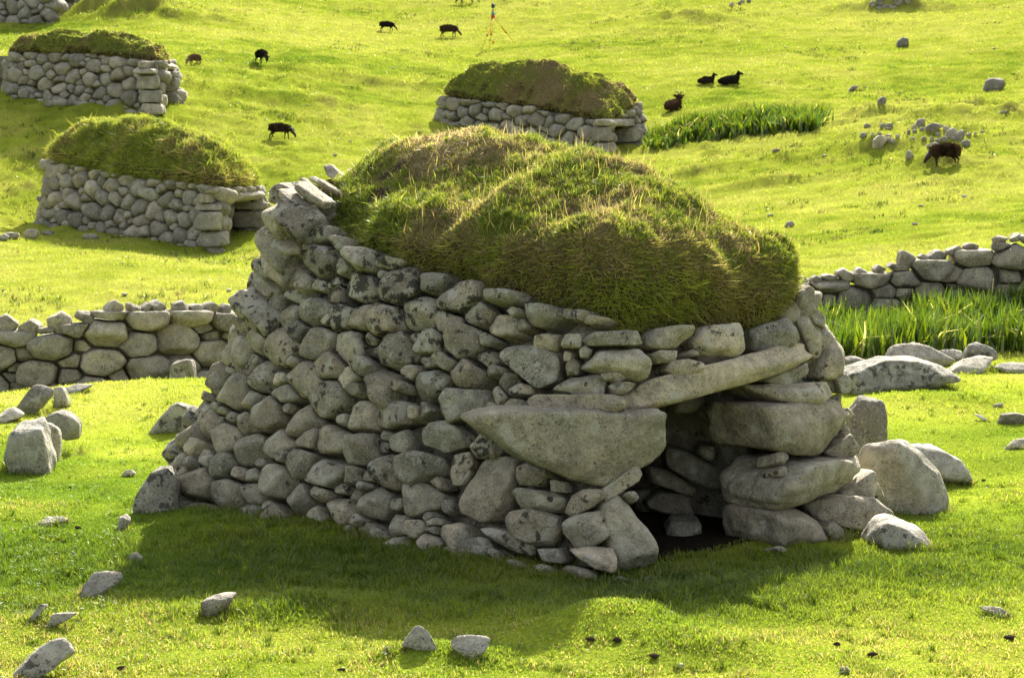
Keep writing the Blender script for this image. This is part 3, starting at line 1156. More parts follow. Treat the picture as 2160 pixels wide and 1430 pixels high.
# outline in the photograph, name, front bulge, depth behind face, roundness, lichen
FACE = [
    (c2((245, 595), (370, 555), (640, 560), (1175, 535), (1190, 690), (1155, 765), (885, 930), (820, 915), (690, 860), (490, 775)), 'jamb_stone', .13, .30, 13, -.1),
    (c2((535, 520), (590, 485), (1015, 480), (1015, 540), (935, 590), (650, 620)), 'wall_stone', .12, .2, 11, 0),
    (c2((660, 460), (710, 400), (880, 380), (912, 420), (905, 485), (780, 490)), 'wall_stone', .10, .2, 11, -.1),
    (c2((912, 440), (960, 412), (1048, 430), (990, 485), (925, 485)), 'wall_stone', .10, .15, 10, -.1),
    (c2((818, 640), (860, 590), (935, 585), (940, 615), (900, 645)), 'wall_stone', .08, .12, 9, -.2),
    (c2((945, 600), (960, 560), (1005, 530), (1018, 560), (985, 605)), 'wall_stone', .06, .12, 9, -.2),
    (c2((805, 350), (880, 265), (1060, 260), (1110, 320), (1112, 400), (1060, 418), (940, 395)), 'wall_stone', .13, .2, 10, .0),
    (c2((800, 220), (840, 185), (1065, 170), (1095, 235), (1060, 250), (830, 250)), 'capstone', .11, .3, 12, .1),
    (c2((1080, 215), (1130, 160), (1310, 150), (1328, 185), (1240, 260), (1150, 272), (1090, 255)), 'capstone', .12, .3, 10, .0),
    (c2((688, 230), (705, 190), (780, 185), (800, 215), (795, 262), (700, 262)), 'wall_stone', .10, .2, 10, -.1),
    (c2((550, 245), (570, 200), (680, 192), (688, 240), (670, 277), (560, 262)), 'wall_stone', .10, .2, 10, 0),
    (c2((402, 290), (425, 250), (560, 240), (690, 270), (705, 350), (690, 420), (600, 458), (560, 430), (470, 370)), 'wall_stone', .12, .25, 10, .2),
    (c2((705, 350), (745, 305), (775, 340), (770, 385), (715, 392)), 'wall_stone', .06, .1, 9, -.1),
    (c2((705, 270), (745, 285), (740, 325), (705, 325)), 'wall_stone', .05, .1, 9, -.1),
    (c2((775, 270), (810, 250), (840, 270), (825, 310), (785, 310)), 'wall_stone', .05, .1, 9, -.1),
    (c2((115, 520), (165, 450), (340, 455), (370, 520), (330, 560), (155, 630)), 'wall_stone', .13, .2, 10, .0),
    (c2((345, 450), (400, 440), (440, 500), (410, 550), (370, 545)), 'wall_stone', .09, .15, 10, .1),
    (c2((390, 440), (440, 375), (490, 385), (495, 420), (430, 485)), 'wall_stone', .09, .15, 10, .1),
    (c2((450, 460), (500, 425), (575, 440), (570, 495), (455, 500)), 'wall_stone', .09, .15, 10, .1),
    (c2((430, 530), (465, 500), (535, 510), (535, 590), (430, 602)), 'wall_stone', .10, .15, 10, .2),
    (c2((482, 830), (520, 805), (620, 850), (632, 895), (610, 925), (500, 920)), 'wall_stone', .10, .2, 10, .1),
    (c2((635, 905), (660, 885), (715, 900), (722, 955), (650, 950)), 'wall_stone', .09, .2, 11, -.1),
    (c2((440, 940), (480, 925), (690, 950), (712, 990), (690, 1045), (600, 1050), (490, 1020)), 'wall_stone', .12, .2, 11, .2),
    (c2((705, 1040), (740, 960), (800, 930), (885, 935), (895, 985), (850, 1020), (730, 1065)), 'wall_stone', .11, .2, 10, .0),
    (c2((405, 1090), (440, 1035), (560, 1025), (690, 1060), (695, 1130), (640, 1215), (590, 1215), (480, 1160)), 'wall_stone', .16, .2, 10, -.05),
    (c2((695, 1100), (760, 1050), (920, 1035), (945, 1090), (950, 1150), (820, 1225), (750, 1215), (695, 1150)), 'wall_stone', .16, .2, 10, .1),
    (c2((890, 1020), (985, 970), (1020, 1000), (1040, 1070), (1140, 1170), (1155, 1300), (1110, 1345), (960, 1355), (890, 1150)), 'jamb_stone', .08, .5, 10, -.2),
    (c2((725, 1225), (800, 1205), (940, 1215), (960, 1280), (950, 1340), (850, 1310)), 'wall_stone', .16, .2, 10, -.1),
    (c2((580, 1215), (690, 1215), (730, 1270), (720, 1290), (610, 1280)), 'wall_stone', .13, .2, 10, .0),
    (c2((285, 1120), (350, 1115), (500, 1150), (580, 1200), (570, 1255), (480, 1240)), 'wall_stone', .12, .2, 10, .2),
    (c2((190, 1000), (290, 800), (340, 770), (480, 790), (500, 900), (470, 990), (410, 1090), (300, 1100), (210, 1060)), 'wall_stone', .08, .3, 10, .05),
    (c2((885, 935), (1060, 810), (1085, 860), (1060, 900), (900, 1000)), 'wall_stone', .05, .3, 10, .0),
    (c2((255, 720), (300, 665), (380, 690), (402, 760), (370, 795), (270, 785)), 'wall_stone', .11, .2, 9, .25),
    (c2((160, 860), (175, 770), (250, 755), (285, 830), (230, 920), (180, 920)), 'wall_stone', .10, .2, 10, .1),
    (c2((28, 670), (60, 615), (150, 605), (270, 680), (270, 730), (150, 765), (40, 720)), 'wall_stone', .13, .2, 10, .0),
    (c2((1165, 370), (1190, 325), (1280, 310), (1355, 330), (1360, 390), (1240, 430)), 'wall_stone', .16, .1, 9, .05),
    (c2((1112, 290), (1150, 270), (1235, 275), (1230, 330), (1150, 335)), 'wall_stone', .08, .15, 9, -.1),
    (c3((65, 545), (95, 495), (150, 470), (500, 400), (700, 330), (850, 298), (862, 380), (700, 455), (430, 535), (250, 565), (155, 600), (80, 600)), 'lintel', .15, .35, 14, -.1),
    (c3((318, 310), (370, 235), (555, 210), (580, 260), (580, 340), (500, 410), (430, 412), (370, 385)), 'capstone', .15, .3, 9, .0),
    (c3((582, 245), (780, 190), (845, 245), (845, 290), (720, 350), (630, 365), (585, 340)), 'capstone', .15, .3, 10, -.1),
    (c3((790, 195), (850, 180), (935, 230), (930, 290), (880, 385), (850, 290)), 'capstone', .13, .3, 10, -.1),
    (c3((845, 460), (900, 330), (930, 280), (985, 265), (1025, 330), (1028, 420), (970, 475)), 'wall_stone', .18, .25, 9, .0),
    (c3((800, 90), (850, 40), (888, 70), (885, 150), (850, 180), (790, 170)), 'capstone', .10, .2, 9, -.1),
    (c3((860, 170), (905, 155), (938, 200), (930, 245), (880, 220)), 'capstone', .10, .2, 10, .1),
    (c3((640, 478), (760, 430), (865, 392), (870, 420), (800, 490), (730, 505)), 'wall_stone', .12, .3, 10, -.1),
    (c3((570, 490), (700, 490), (960, 475), (985, 540), (930, 590), (830, 597), (700, 570), (610, 530)), 'wall_stone', .16, .4, 12, .05),
    (c3((640, 585), (880, 592), (1000, 555), (1050, 585), (1055, 650), (990, 720), (925, 808), (840, 818), (665, 790), (650, 700)), 'jamb_stone', .20, 1.1, 11, -.15),
    (c3((790, 840), (1080, 815), (1115, 880), (1050, 940), (880, 1000), (740, 1060), (700, 1065), (665, 1010), (700, 920)), 'jamb_stone', .20, 1.1, 12, -.1),
    (c3((700, 1065), (850, 1035), (885, 1085), (970, 1240), (740, 1255), (700, 1180)), 'jamb_stone', .14, 1.1, 10, -.2),
    (c3((840, 1020), (1000, 988), (1160, 1003), (1230, 1070), (1252, 1130), (1190, 1168), (1050, 1140), (900, 1100)), 'wall_stone', .20, .4, 10, .05),
    (c3((990, 985), (1080, 930), (1150, 875), (1170, 930), (1140, 1030), (1050, 1010)), 'wall_stone', .16, .3, 11, .05),
    (c3((915, 795), (1040, 708), (1070, 770), (1050, 828), (940, 818)), 'wall_stone', .18, .3, 9, -.1),
    (c3((965, 470), (1010, 440), (1050, 480), (1048, 530), (990, 535)), 'wall_stone', .15, .25, 8, -.1),
    (c3((910, 1140), (945, 1105), (1000, 1145), (1000, 1195), (950, 1205)), 'wall_stone', .14, .2, 8, .0),
    (c3((1050, 1210), (1080, 1155), (1170, 1152), (1195, 1180), (1150, 1268), (1060, 1265)), 'wall_stone', .18, .3, 8, -.15),
    (c3((970, 1250), (1000, 1165), (1070, 1160), (1050, 1240)), 'wall_stone', .08, .2, 9, .3),
    # wall head at the far left end
    (c5((260, 560), (262, 480), (300, 435), (400, 432), (445, 480), (425, 570), (350, 590)), 'capstone', .12, .3, 10, .1),
    (c5((275, 655), (300, 560), (380, 540), (445, 605), (405, 665), (330, 692)), 'capstone', .14, .3, 8, .1),
    (c5((245, 700), (390, 690), (410, 720), (300, 820), (245, 820)), 'wall_stone', .12, .3, 11, -.1),
]
HOLE = [c3((215, 590), (250, 560), (430, 530), (560, 500), (660, 560), (690, 1200), (560, 1330), (180, 1330), (180, 1180), (70, 1080), (125, 860), (220, 770))]
occ_p, occ_r = [], []
for poly in [f[0] for f in FACE] + HOLE:
    mk = convex_px_mask(poly, UV_)
    if mk.any():
        s_, h_ = hut.s[K_[mk]], H_[mk]
        # thin to about 6 cm
        key = np.unique(np.stack([np.round(s_ / 0.06), np.round(h_ / 0.06)], -1), axis=0) * 0.06
        occ_p.append(key)
        occ_r.append(np.full(len(key), 0.030))
# wall head already taken by slabs: nothing else
occ_p, occ_r = np.concatenate(occ_p), np.concatenate(occ_r)
acc = Acc()


def hut_dark(s, h):
    # black lichen is thick on the upper long side
    sB = hut.cs[3]
    f = (s - sB) / (hut.L - sB)
    if 0 < f < 1:
        t = hut.height(s)
        return 0.42 * math.exp(-((f - 0.5) / 0.32) ** 2) * max(0, min(1, (h / t - 0.45) / 0.35)) + 0.02
    return 0.1


wall_stones(acc.add, hut.surf, hut.L, hut.height, 0.117, asp=1.34, sub=4, depth=(0.10, 0.17), occupied=(occ_p, occ_r), dark=hut_dark, tries=26000, gap=0.006, spread=(0.42, 1.7))
door_s = (1.10, 2.12, 1.12)
hut.core(acc.add, 0.19, 0.10, (door_s[0] - 0.3, door_s[1] + 0.45, 1.2))
inner = Acc()
hut.core(inner.add, 0.70, 0.42, (0.8, 3.4, 1.2))
# cobbles and inner courses seen through the doorway
INNER = [
    (c3((225, 690), (280, 655), (400, 665), (430, 730), (370, 780), (240, 750)), 15.0), (c3((365, 650), (410, 632), (560, 710), (560, 760), (450, 775)), 14.7),
    (c3((355, 790), (380, 755), (440, 760), (450, 835), (390, 830)), 14.6), (c3((215, 770), (330, 800), (500, 890), (530, 975), (400, 950), (240, 870)), 14.7),
    (c3((125, 860), (240, 880), (370, 960), (350, 1000), (160, 930)), 14.9), (c3((130, 1020), (190, 975), (330, 985), (350, 1090), (160, 1080)), 14.9),
    (c3((220, 1150), (250, 1100), (380, 1105), (395, 1190), (340, 1215), (230, 1190)), 14.2),
    
    (c3((150, 1150), (190, 1140), (210, 1190), (160, 1200)), 14.5),
    (c3((240, 560), (400, 540), (400, 600), (330, 640), (230, 610)), 14.6), (c3((215, 620), (330, 625), (320, 655), (240, 660)), 15.1),
    (c3((80, 960), (150, 950), (170, 1100), (90, 1100)), 15.2), (c3((190, 1215), (260, 1190), (280, 1260), (200, 1270)), 14.4),
]
for poly, d in INNER:
    d = d + (0.35 if d > 14.1 else 0.1)
    P3 = pt(np.array(poly)[:, 0], np.array(poly)[:, 1], d)
    X, T, c = stone_local(P3[:, [0, 2]], 0.12, 0.28, 9, 4, 0.05)
    o = np.array([c[0], d, c[1]])
    inner.add(np.stack([o[0] + X[:, 0], o[1] - X[:, 2], o[2] + X[:, 1]], -1), T, rnd_tint(-0.1))
child_of(inner.build('inner_wall', M_STONE, None, (ctr[0], ctr[1], 0.0)), home)
w = acc.build('wall', M_STONE, None, (ctr[0], ctr[1], 0.0))
child_of(w, home)
for poly, nm, fr, bk, rp, lich in FACE:
    P2 = np.array(poly)
    cen = P2.mean(0)
    deep = bk > 1
    bk = 0.5 if deep else max(bk, 0.25)
    # nearest wall sample to the outline's middle gives the face it lies in
    j = np.argmin(((UV_ - cen) ** 2).sum(1) + 40000 * (((P_[:, :2] - ctr) * hut.nn[K_]).sum(1) < 0))
    o, es, eu, n = hut.surf(hut.s[K_[j]], H_[j])
    if nm in ('jamb_stone', 'lintel'):
        # these lie square to the doorway
        kk = hut.at((door_s[0] + door_s[1]) / 2)
        o2, es, eu, n = hut.surf(hut.s[kk], H_[j])
        if not deep and nm == 'jamb_stone':
            n = np.array([0.30, -0.954, 0.0])
            es = np.array([0.954, 0.30, 0.0])
            eu = np.array([0, 0, 1.0])
            o = hut.point(hut.at(0.70), H_[j]) - n * 0.02
        if deep:
            es = np.array([hut.tg[kk, 0], hut.tg[kk, 1], 0])
            n = np.array([hut.nn[kk, 0], hut.nn[kk, 1], 0])
            eu = np.array([0, 0, 1.0])
    else:
        # stones round the corners: never let their face turn edge-on to the sight line they were drawn from
        cd = -rays(*cen)
        cd[2] = 0
        cd /= np.linalg.norm(cd)
        n = n + cd * (0.8 if n @ cd > 0.55 else 2.5)
        if cen[0] < 660 and nm == 'capstone':
            n = cd
            bk = 0.14
        n /= np.linalg.norm(n)
        es = np.cross([0, 0, 1.0], n)
        es /= np.linalg.norm(es)
        eu = np.cross(n, es)
    # outline on the plane of that face, a little proud of it
    org = o + n * 0.02
    R = rays(P2[:, 0], P2[:, 1])
    cam0 = np.array([0, 0, CAMZ])
    t = ((org - cam0) @ n) / (R @ n)
    X3 = cam0 + R * t[:, None] - org
    loc = np.stack([X3 @ es, X3 @ eu], -1)
    X, T, c = stone_local(loc, fr * 0.8, bk, rp, 5, 0.07 if deep else 0.06, tilt=0.15, facets=6 if deep else 3, zb=0.7 if deep else 1.0, cham=0.3 if nm in ('jamb_stone', 'lintel') else 0.5)
    Xw = org + (c[0] + X[:, :1]) * es + (c[1] + X[:, 1:2]) * eu + X[:, 2:3] * n
    ob = tri_mesh(nm, Xw, T, M_STONE, rnd_tint(lich, 0.08), None, True, Xw.mean(0))
    child_of(ob, home)

# slabs leaning on the wall head at the left end
for poly, d in ((c5((600, 325), (632, 318), (742, 405), (700, 432), (612, 385)), 16.3), (c5((508, 402), (540, 393), (662, 460), (600, 472)), 16.1), (c5((448, 405), (480, 402), (592, 490), (560, 497)), 15.95),
                (c5((400, 432), (450, 425), (500, 480), (430, 490)), 16.3), (c5((320, 760), (480, 690), (550, 690), (540, 715), (400, 760)), 15.6), (c5((430, 500), (550, 488), (540, 520), (440, 530)), 16.0),
                (c5((750, 350), (800, 335), (800, 400), (745, 405)), 16.9), (c5((425, 535), (470, 515), (480, 550), (440, 560)), 15.9), (c5((465, 860), (475, 790), (510, 745), (590, 790), (570, 850)), 15.45),
                (c5((300, 820), (360, 775), (470, 790), (480, 890), (360, 885)), 15.5)):
    P3 = pt(np.array(poly)[:, 0], np.array(poly)[:, 1], d)
    X, T, c = stone_local(P3[:, [0, 2]], 0.10, 0.22, 12, 4, 0.04, topcut=0.5)
    o = np.array([c[0], d, c[1]])
    Xw = np.stack([o[0] + X[:, 0], o[1] - X[:, 2], o[2] + X[:, 1]], -1)
    child_of(tri_mesh('capstone', Xw, T, M_STONE, rnd_tint(0.05, 0.1), None, True, Xw.mean(0)), home)

# turf roof of the near hut
E1 = (HA - HB) / np.linalg.norm(HA - HB)
E2 = np.array([-E1[1], E1[0]])


def pq(p, q):
    return HB + E1 * p + E2 * q


def hut_pq(X):
    d = X[..., :2] - HB
    return d @ E1, d @ E2


RIDGE = [(*pq(0.75, 1.55), 2.58, 0.0), (*pq(1.3, 1.8), 2.74, 0.22), (*pq(1.9, 2.05), 2.83, 0.45), (*pq(2.5, 2.05), 2.79, 0.68), (*pq(3.0, 1.95), 2.70, 0.86), (*pq(3.35, 1.85), 2.60, 1.0)]


def h_inset(ks):
    s = hut.s[ks]
    sB = hut.cs[3]
    f = np.clip((s - sB) / (hut.L - sB), -1, 1)
    x = np.where(s > sB, np.interp(f, [0, 0.2, 0.45, 0.7, 0.9, 1.0], [0.32, 0.16, 0.08, 0.06, 0.06, 0.06]),
                 np.interp(s, [0, 0.6, 1.5, 2.7, 3.4, hut.cs[2], sB], [0.03, 0.0, 0.0, 0.02, 0.06, 0.2, 0.32]))
    return x


def h_edge(ks):
    s = hut.s[ks]
    sB = hut.cs[3]
    f = np.clip((s - sB) / (hut.L - sB), 0, 1)
    return np.where(s > sB, np.interp(f, [0, 0.3, 0.6, 0.8, 1.0], [0.05, 0.08, 0.19, 0.36, 0.51]),
                    np.interp(s, [0, 0.8, 2.2, 3.0, 3.7, hut.cs[2], sB], [0.52, 0.54, 0.48, 0.36, 0.2, 0.1, 0.05]))


def h_ledge(P):
    p, q = hut_pq(P)
    scarp = np.minimum(0.88 + 0.95 * np.maximum(1.45 - q, 0), 2.05) + 0.05 * np.sin(q * 5.0)
    k = sstep(-0.08, 0.20, p - scarp + 0.06 * fbm2(P[..., 0], P[..., 1], 0.4, 2))
    low = np.minimum(P[..., 2], 2.24 - 0.16 * np.clip(p, 0, 2.2) + 0.12 * sstep(0.2, 1.4, q))
    P[..., 2] = low + (P[..., 2] - low) * k
    return P


def h_hollow(Q):
    p, q = hut_pq(Q)
    # a slumped scoop low on the door end, and folds across the long slope
    Q[:, 2] -= 0.11 * np.exp(-((p - 3.95) / 0.24) ** 2 - ((q - 0.85) / 0.26) ** 2)
    Q[:, 2] += 0.05 * np.exp(-((p - 4.2) / 0.25) ** 2 - ((q - 1.5) / 0.4) ** 2)
    Q[:, 2] -= 0.07 * np.exp(-((p - 2.95) / 0.22) ** 2 - ((q - 1.05) / 0.22) ** 2)
    Q[:, 2] += 0.04 * np.exp(-((p - 3.3) / 0.2) ** 2 - ((q - 0.7) / 0.4) ** 2)
    Q[:, 2] -= 0.06 * np.exp(-((p - 2.05) / 0.16) ** 2 - ((q - 0.98) / 0.14) ** 2)
    return Q


RV, RT = turf_roof(hut, h_inset, RIDGE, h_edge, (1.5, 1.0, 0.2), None, h_ledge, 0.07, 0.85, 0.0, 70, h_hollow)


def roof_zone(P, N):
    """what grows on the near roof: earth, straw, lush, by place"""
    p, q = hut_pq(P)
    n1 = fbm(P * 1.9 + 40, 3)
    n2 = fbm(P * 5.0 + 60, 3)
    scarp = np.minimum(0.88 + 0.95 * np.maximum(1.45 - q, 0), 2.05)
    g2 = lambda a, b, ra, rb: np.exp(-((p - a) / ra) ** 2 - ((q - b) / rb) ** 2)
    earth = sstep(0.24, 0.10, np.abs(p - scarp - 0.06 + 0.10 * n2)) * (q > 0.45) * (q < 2.2)
    earth = np.maximum(earth, sstep(0.35, 0.6, np.maximum(g2(2.02, 0.95, 0.17, 0.14), g2(1.92, 1.22, 0.14, 0.08)) + 0.35 * n2))
    straw = np.maximum(sstep(0.10, -0.10, p - scarp + 0.2 * n2), np.maximum(1.15 * g2(2.0, 1.72, 0.55, 0.42), 1.0 * g2(1.95, 0.62, 0.24, 0.14)))
    dead = np.clip(0.30 + 1.0 * n1 + 0.35 * n2 + 0.75 * g2(4.02, 0.85, 0.32, 0.36) + 0.45 * g2(3.2, 1.7, 0.5, 0.3) + 0.5 * sstep(0.45, 0.9, 1 - N[:, 2]), 0, 1)
    return earth, np.clip(straw + 0.2 * n2 * (straw > 0.1), 0, 1), dead


n_ = np.zeros_like(RV)
fn = np.cross(RV[RT[:, 1]] - RV[RT[:, 0]], RV[RT[:, 2]] - RV[RT[:, 0]])
for j in range(3):
    np.add.at(n_, RT[:, j], fn)
n_ /= np.maximum(np.linalg.norm(n_, axis=1, keepdims=True), 1e-9)
if n_[: len(n_) // 2, 2].mean() < 0:
    RT = RT[:, ::-1]
    n_ = -n_
e_, s_, d_ = roof_zone(RV, n_)
EARTH = np.array([0.075, 0.055, 0.036])
rc = np.array([0.12, 0.13, 0.03]) + (np.array([0.17, 0.135, 0.07]) - np.array([0.12, 0.13, 0.03])) * d_[:, None]
rc = rc + (np.array([0.34, 0.26, 0.15]) - rc) * s_[:, None]
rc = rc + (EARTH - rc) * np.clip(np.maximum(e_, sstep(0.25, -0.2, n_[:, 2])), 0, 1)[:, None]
roof = tri_mesh('turf_roof', RV, RT, M_TURF, rc, None, True, (ctr[0], ctr[1], 1.5))
child_of(roof, home)


def roof_blades(V, T, n, zone, scale=1.0, wmul=1.0, long=1.0):
    P, N = tri_sample(V, T, n)
    e, s, d = zone(P, N)
    keep = RS.rand(n) > np.clip(np.maximum(np.maximum(e * 1.1, d * 0.45), 0.6 * sstep(0.5, 0.9, 1 - N[:, 2])), 0, 0.97)
    P, N, e, s, d = P[keep], N[keep], e[keep], s[keep], d[keep]
    n = len(P)
    rnd = RS.rand(n, 3)
    k = rnd[:, :1]
    cl = fbm(P * 6 / scale + 90, 2)
    g = G_GREEN * 1.0 + (G_YELL - G_GREEN * 1.0) * np.clip(k * 0.8 + 0.4 * cl[:, None] + 0.38, 0, 1)
    pale = rnd[:, 1] < s
    dd_ = rnd[:, 1] < d * 0.85
    col = np.where(dd_[:, None], np.where(rnd[:, 2:3] < 0.62, G_OLIVE * 1.45, G_STRAW * 0.85), g)
    col = np.where(pale[:, None], np.array([0.46, 0.36, 0.22]) * (0.7 + 0.5 * rnd[:, 2:3]), col)
    col = col * (1.0 + 0.6 * rnd[:, 2:3])
    steep = np.clip(1 - N[:, 2], 0, 1)[:, None]
    U = N * (0.5 + 0.2 * steep) + np.array([0, 0, 1.0]) * (0.75 - 1.05 * sstep(0.45, 1.0, steep)) + RS.normal(0, 0.48, (n, 3)) * (1 + 0.5 * sstep(0.45, 1.0, steep))
    L = (0.014 + 0.024 * rnd[:, 1] + 0.03 * np.maximum(cl, 0) * (1 - d) + 0.045 * sstep(0.5, 1.0, steep[:, 0])) * scale * long
    L = np.where(pale, L * 0.75, L)
    tall = RS.rand(n) < 0.012
    L = np.where(tall, L * 2.0 + 0.04 * scale, L)
    Wd = (0.0028 + 0.0028 * RS.rand(n)) * scale * wmul
    return blades(P - N * 0.006 * scale, U, L, Wd, col, 0.25 + 0.75 * RS.rand(n))


V, T, cc = roof_blades(RV, RT, 230000, roof_zone, 1.0, 1.15)


def tufts(P, N, n_each, length, width, col_a, col_b, spread=0.035):
    m = len(P)
    k = np.repeat(np.arange(m), n_each)
    dr = RS.normal(0, 1, (len(k), 3))
    dr -= (dr * N[k]).sum(1, keepdims=True) * N[k]
    rad = RS.rand(len(k), 1)
    B = P[k] + dr * spread * rad * 0.6
    U = N[k] * 0.4 + np.array([0, 0, 0.8]) + dr * 0.55 * rad
    sz_ = RS.uniform(0.6, 1.4, m)[k]
    hue = RS.rand(m)[k][:, None]
    col = (col_a + (col_b - col_a) * np.clip(hue + RS.normal(0, .2, (len(k), 1)), 0, 1)) * RS.uniform(.75, 1.25, (len(k), 1))
    return blades(B, U, length * sz_ * RS.uniform(.5, 1.1, len(k)), np.full(len(k), width) * RS.uniform(.7, 1.3, len(k)), col, RS.uniform(.3, 1.0, len(k)))


def tuft_w(P, N):
    e, s, d = roof_zone(P, N)
    return np.clip(1 - d * 1.1 - e - s, 0.02, 1) * (N[:, 2] > 0.15)


TP, TN = tri_sample(RV, RT, 1500, tuft_w)
v2, t2, c2_ = tufts(TP, TN, 26, 0.055, 0.0040, G_GREEN * 1.3, G_YELL * 1.1)
V, T, cc = np.concatenate([V, v2]), np.concatenate([T, t2 + len(V)]), np.concatenate([cc, c2_])
TP, TN = tri_sample(RV, RT, 1300, lambda P, N: np.clip(roof_zone(P, N)[2] + roof_zone(P, N)[1], 0.02, 1))
v2, t2, c2_ = tufts(TP, TN, 22, 0.042, 0.003, np.array([0.20, 0.15, 0.08]), np.array([0.42, 0.34, 0.20]))
V, T, cc = np.concatenate([V, v2]), np.concatenate([T, t2 + len(V)]), np.concatenate([cc, c2_])
gb = tri_mesh('roof_grass', V, T, M_GRASS, cc, None, True, (ctr[0], ctr[1], 1.5))
gb['kind'] = 'stuff'
gb.parent = roof
gb.location = (0, 0, 0)

# ------------------------------------------------------------------ huts on the hill
FARGROUP = 'drystone turf roofed storage huts'


def far_hut(label, A, B, Cc, width, ztop, r0, ridge, roofcol, seed, door, straw=0.15, gl=1.0, nb=26000, edge=0.3, prof=(1.5, 0.8), dz0=-0.3, roof_on=True, has_door=True, inset=0.12, rough=1.6, batter=0.2):
    """A near right corner, B far left end, C right corner of the door end - (u, v, distance) each"""
    PA, PB, PC = (pt(*k)[:2] for k in (A, B, Cc))
    PB, PC = PB + (PB - PA) * 0.10, PC + (PC - PA) * 0.12
    PD = PB + (PC - PA) * width
    cen = (PA + PB + PC + PD) / 4
    z0 = min(gz(*PA).item(), gz(*PC).item(), gz(*PB).item()) + dz0
    tz = [pt(*k)[2] for k in ztop]      # A, C, B, mid AB
    lp = Loop([PA, PC, PD, PB], [0.45, 0.7, 1.3, 1.1], z0, [(0, tz[0]), (1, tz[1]), (2, (tz[1] + tz[2]) / 2), (3, tz[2]), (3.5, tz[3])], batter, 0.0)
    root = thing('stone_hut', label, 'stone hut', (cen[0], cen[1], gz(*cen).item()), FARGROUP)
    ac = Acc()
    # doorway in the A-C end
    sC = lp.cs[1] if lp.cs[1] > lp.cs[0] else lp.cs[1] + lp.L
    s0, s1 = door[0] * sC, door[1] * sC
    zl = pt(*door[2])[2] - z0
    occ = None
    if has_door:
        ss, hs = np.meshgrid(np.arange(s0, s1 + 0.01, 0.09), np.arange(0, zl + 0.2, 0.09))
        occ = (np.stack([ss.ravel(), hs.ravel()], -1), np.full(ss.size, 0.05))
    wall_stones(ac.add, lp.surf, lp.L, lp.height, r0, asp=1.3, sub=3, depth=(0.12, 0.22), occupied=occ, tries=12000, gap=0.006, spread=(0.5, 1.5), dark=lambda s, h: -0.1)
    lp.core(ac.add, 0.20, 0.03, (s0, s1, zl) if has_door else None)
    if has_door:
        ic = Acc()
        lp.core(ic.add, 0.5, 0.0, (s0 + 0.1, s1 + 0.45, zl))
        child_of(ic.build('inner_wall', M_FARSTONE, None, (cen[0], cen[1], z0)), root)
    wl = ac.build('wall', M_FARSTONE, None, (cen[0], cen[1], z0))
    child_of(wl, root)
    if has_door:
        kk = lp.at((s0 + s1) / 2)
        es = np.array([*lp.tg[kk], 0])
        n = np.array([*lp.nn[kk], 0])
        o = np.array([*lp.P[kk], z0])
        inn = -lp.batter * zl
        wd = (s1 - s0) / 2
        Q = [(-wd - 0.25, zl), (wd + 0.3, zl + 0.05), (wd + 0.3, zl + 0.26), (-wd - 0.2, zl + 0.2)]
        X, T, c = stone_local(Q, 0.06, 0.4, 12, 4, 0.06)
        Xw = o + n * inn + (c[0] + X[:, :1]) * es + (c[1] + X[:, 1:2]) * np.array([0, 0, 1.0]) + X[:, 2:3] * n
        child_of(tri_mesh('lintel', Xw, T, M_FARSTONE, rnd_tint(-0.1, 0.1), None, True, Xw.mean(0)), root)
        hj = 0.0
        gnd = max(0.1, gz(*lp.P[kk]).item() - z0)
        hj = gnd - 0.15
        while hj < zl - 0.08:
            dh = min(RS.uniform(0.32, 0.46), zl - hj)
            for sd_, dep in ((1, 0.8), (-1, 0.5)):
                x0 = sd_ * (wd - 0.10)
                x1 = sd_ * (wd + (RS.uniform(0.35, 0.5) if sd_ > 0 else RS.uniform(0.15, 0.4)))
                Q = [(x0, hj), (x1, hj + 0.02), (x1 * 0.95, hj + dh - 0.02), (x0 * 1.06, hj + dh)]
                X, T, c = stone_local(Q, 0.14, dep, 11, 4, 0.05, tilt=0.1)
                Xw = o - n * lp.batter * (hj + dh / 2) + (c[0] + X[:, :1]) * es + (c[1] + X[:, 1:2]) * np.array([0, 0, 1.0]) + X[:, 2:3] * n
                child_of(tri_mesh('jamb_stone', Xw, T, M_FARSTONE, rnd_tint(-0.15, 0.05), None, True, Xw.mean(0)), root)
            hj += dh
    if roof_on:
        rg = []
        for (f, g_, uvd) in ridge:
            base = PB + (PA - PB) * f + (PD - PB) * g_
            rg.append((base[0], base[1], pt(uvd[0], uvd[1], base[1])[2]))
        R0, R1 = np.array(rg[0][:2]), np.array(rg[-1][:2])
        ax = R1 - R0
        rg = [(*r, float((np.array(r[:2]) - R0) @ ax / (ax @ ax))) for r in rg]
        V, T = turf_roof(lp, inset, rg, edge, prof, None, None, 0.15, rough, 0.0, 40, None, 0.22)
        fn = np.cross(V[T[:, 1]] - V[T[:, 0]], V[T[:, 2]] - V[T[:, 0]])
        if fn[: len(fn) // 4, 2].mean() < 0:
            T = T[:, ::-1]

        def zone(P, N):
            a = fbm(P * 0.9 + seed, 3)
            return np.zeros(len(P)), np.clip(straw * (1 + 2 * fbm(P * 1.7 + seed, 2)), 0, 1) * 0.6, np.clip(roofcol + 0.9 * a + 0.5 * sstep(0.5, 0.0, N[:, 2]), 0, 1)
        nn_ = np.zeros_like(V)
        fn = np.cross(V[T[:, 1]] - V[T[:, 0]], V[T[:, 2]] - V[T[:, 0]])
        for j in range(3):
            np.add.at(nn_, T[:, j], fn)
        nn_ /= np.maximum(np.linalg.norm(nn_, axis=1, keepdims=True), 1e-9)
        _, s1_, d1_ = zone(V, nn_)
        rc = np.array([0.13, 0.14, 0.03]) + (np.array([0.17, 0.125, 0.065]) - np.array([0.13, 0.14, 0.03])) * d1_[:, None]
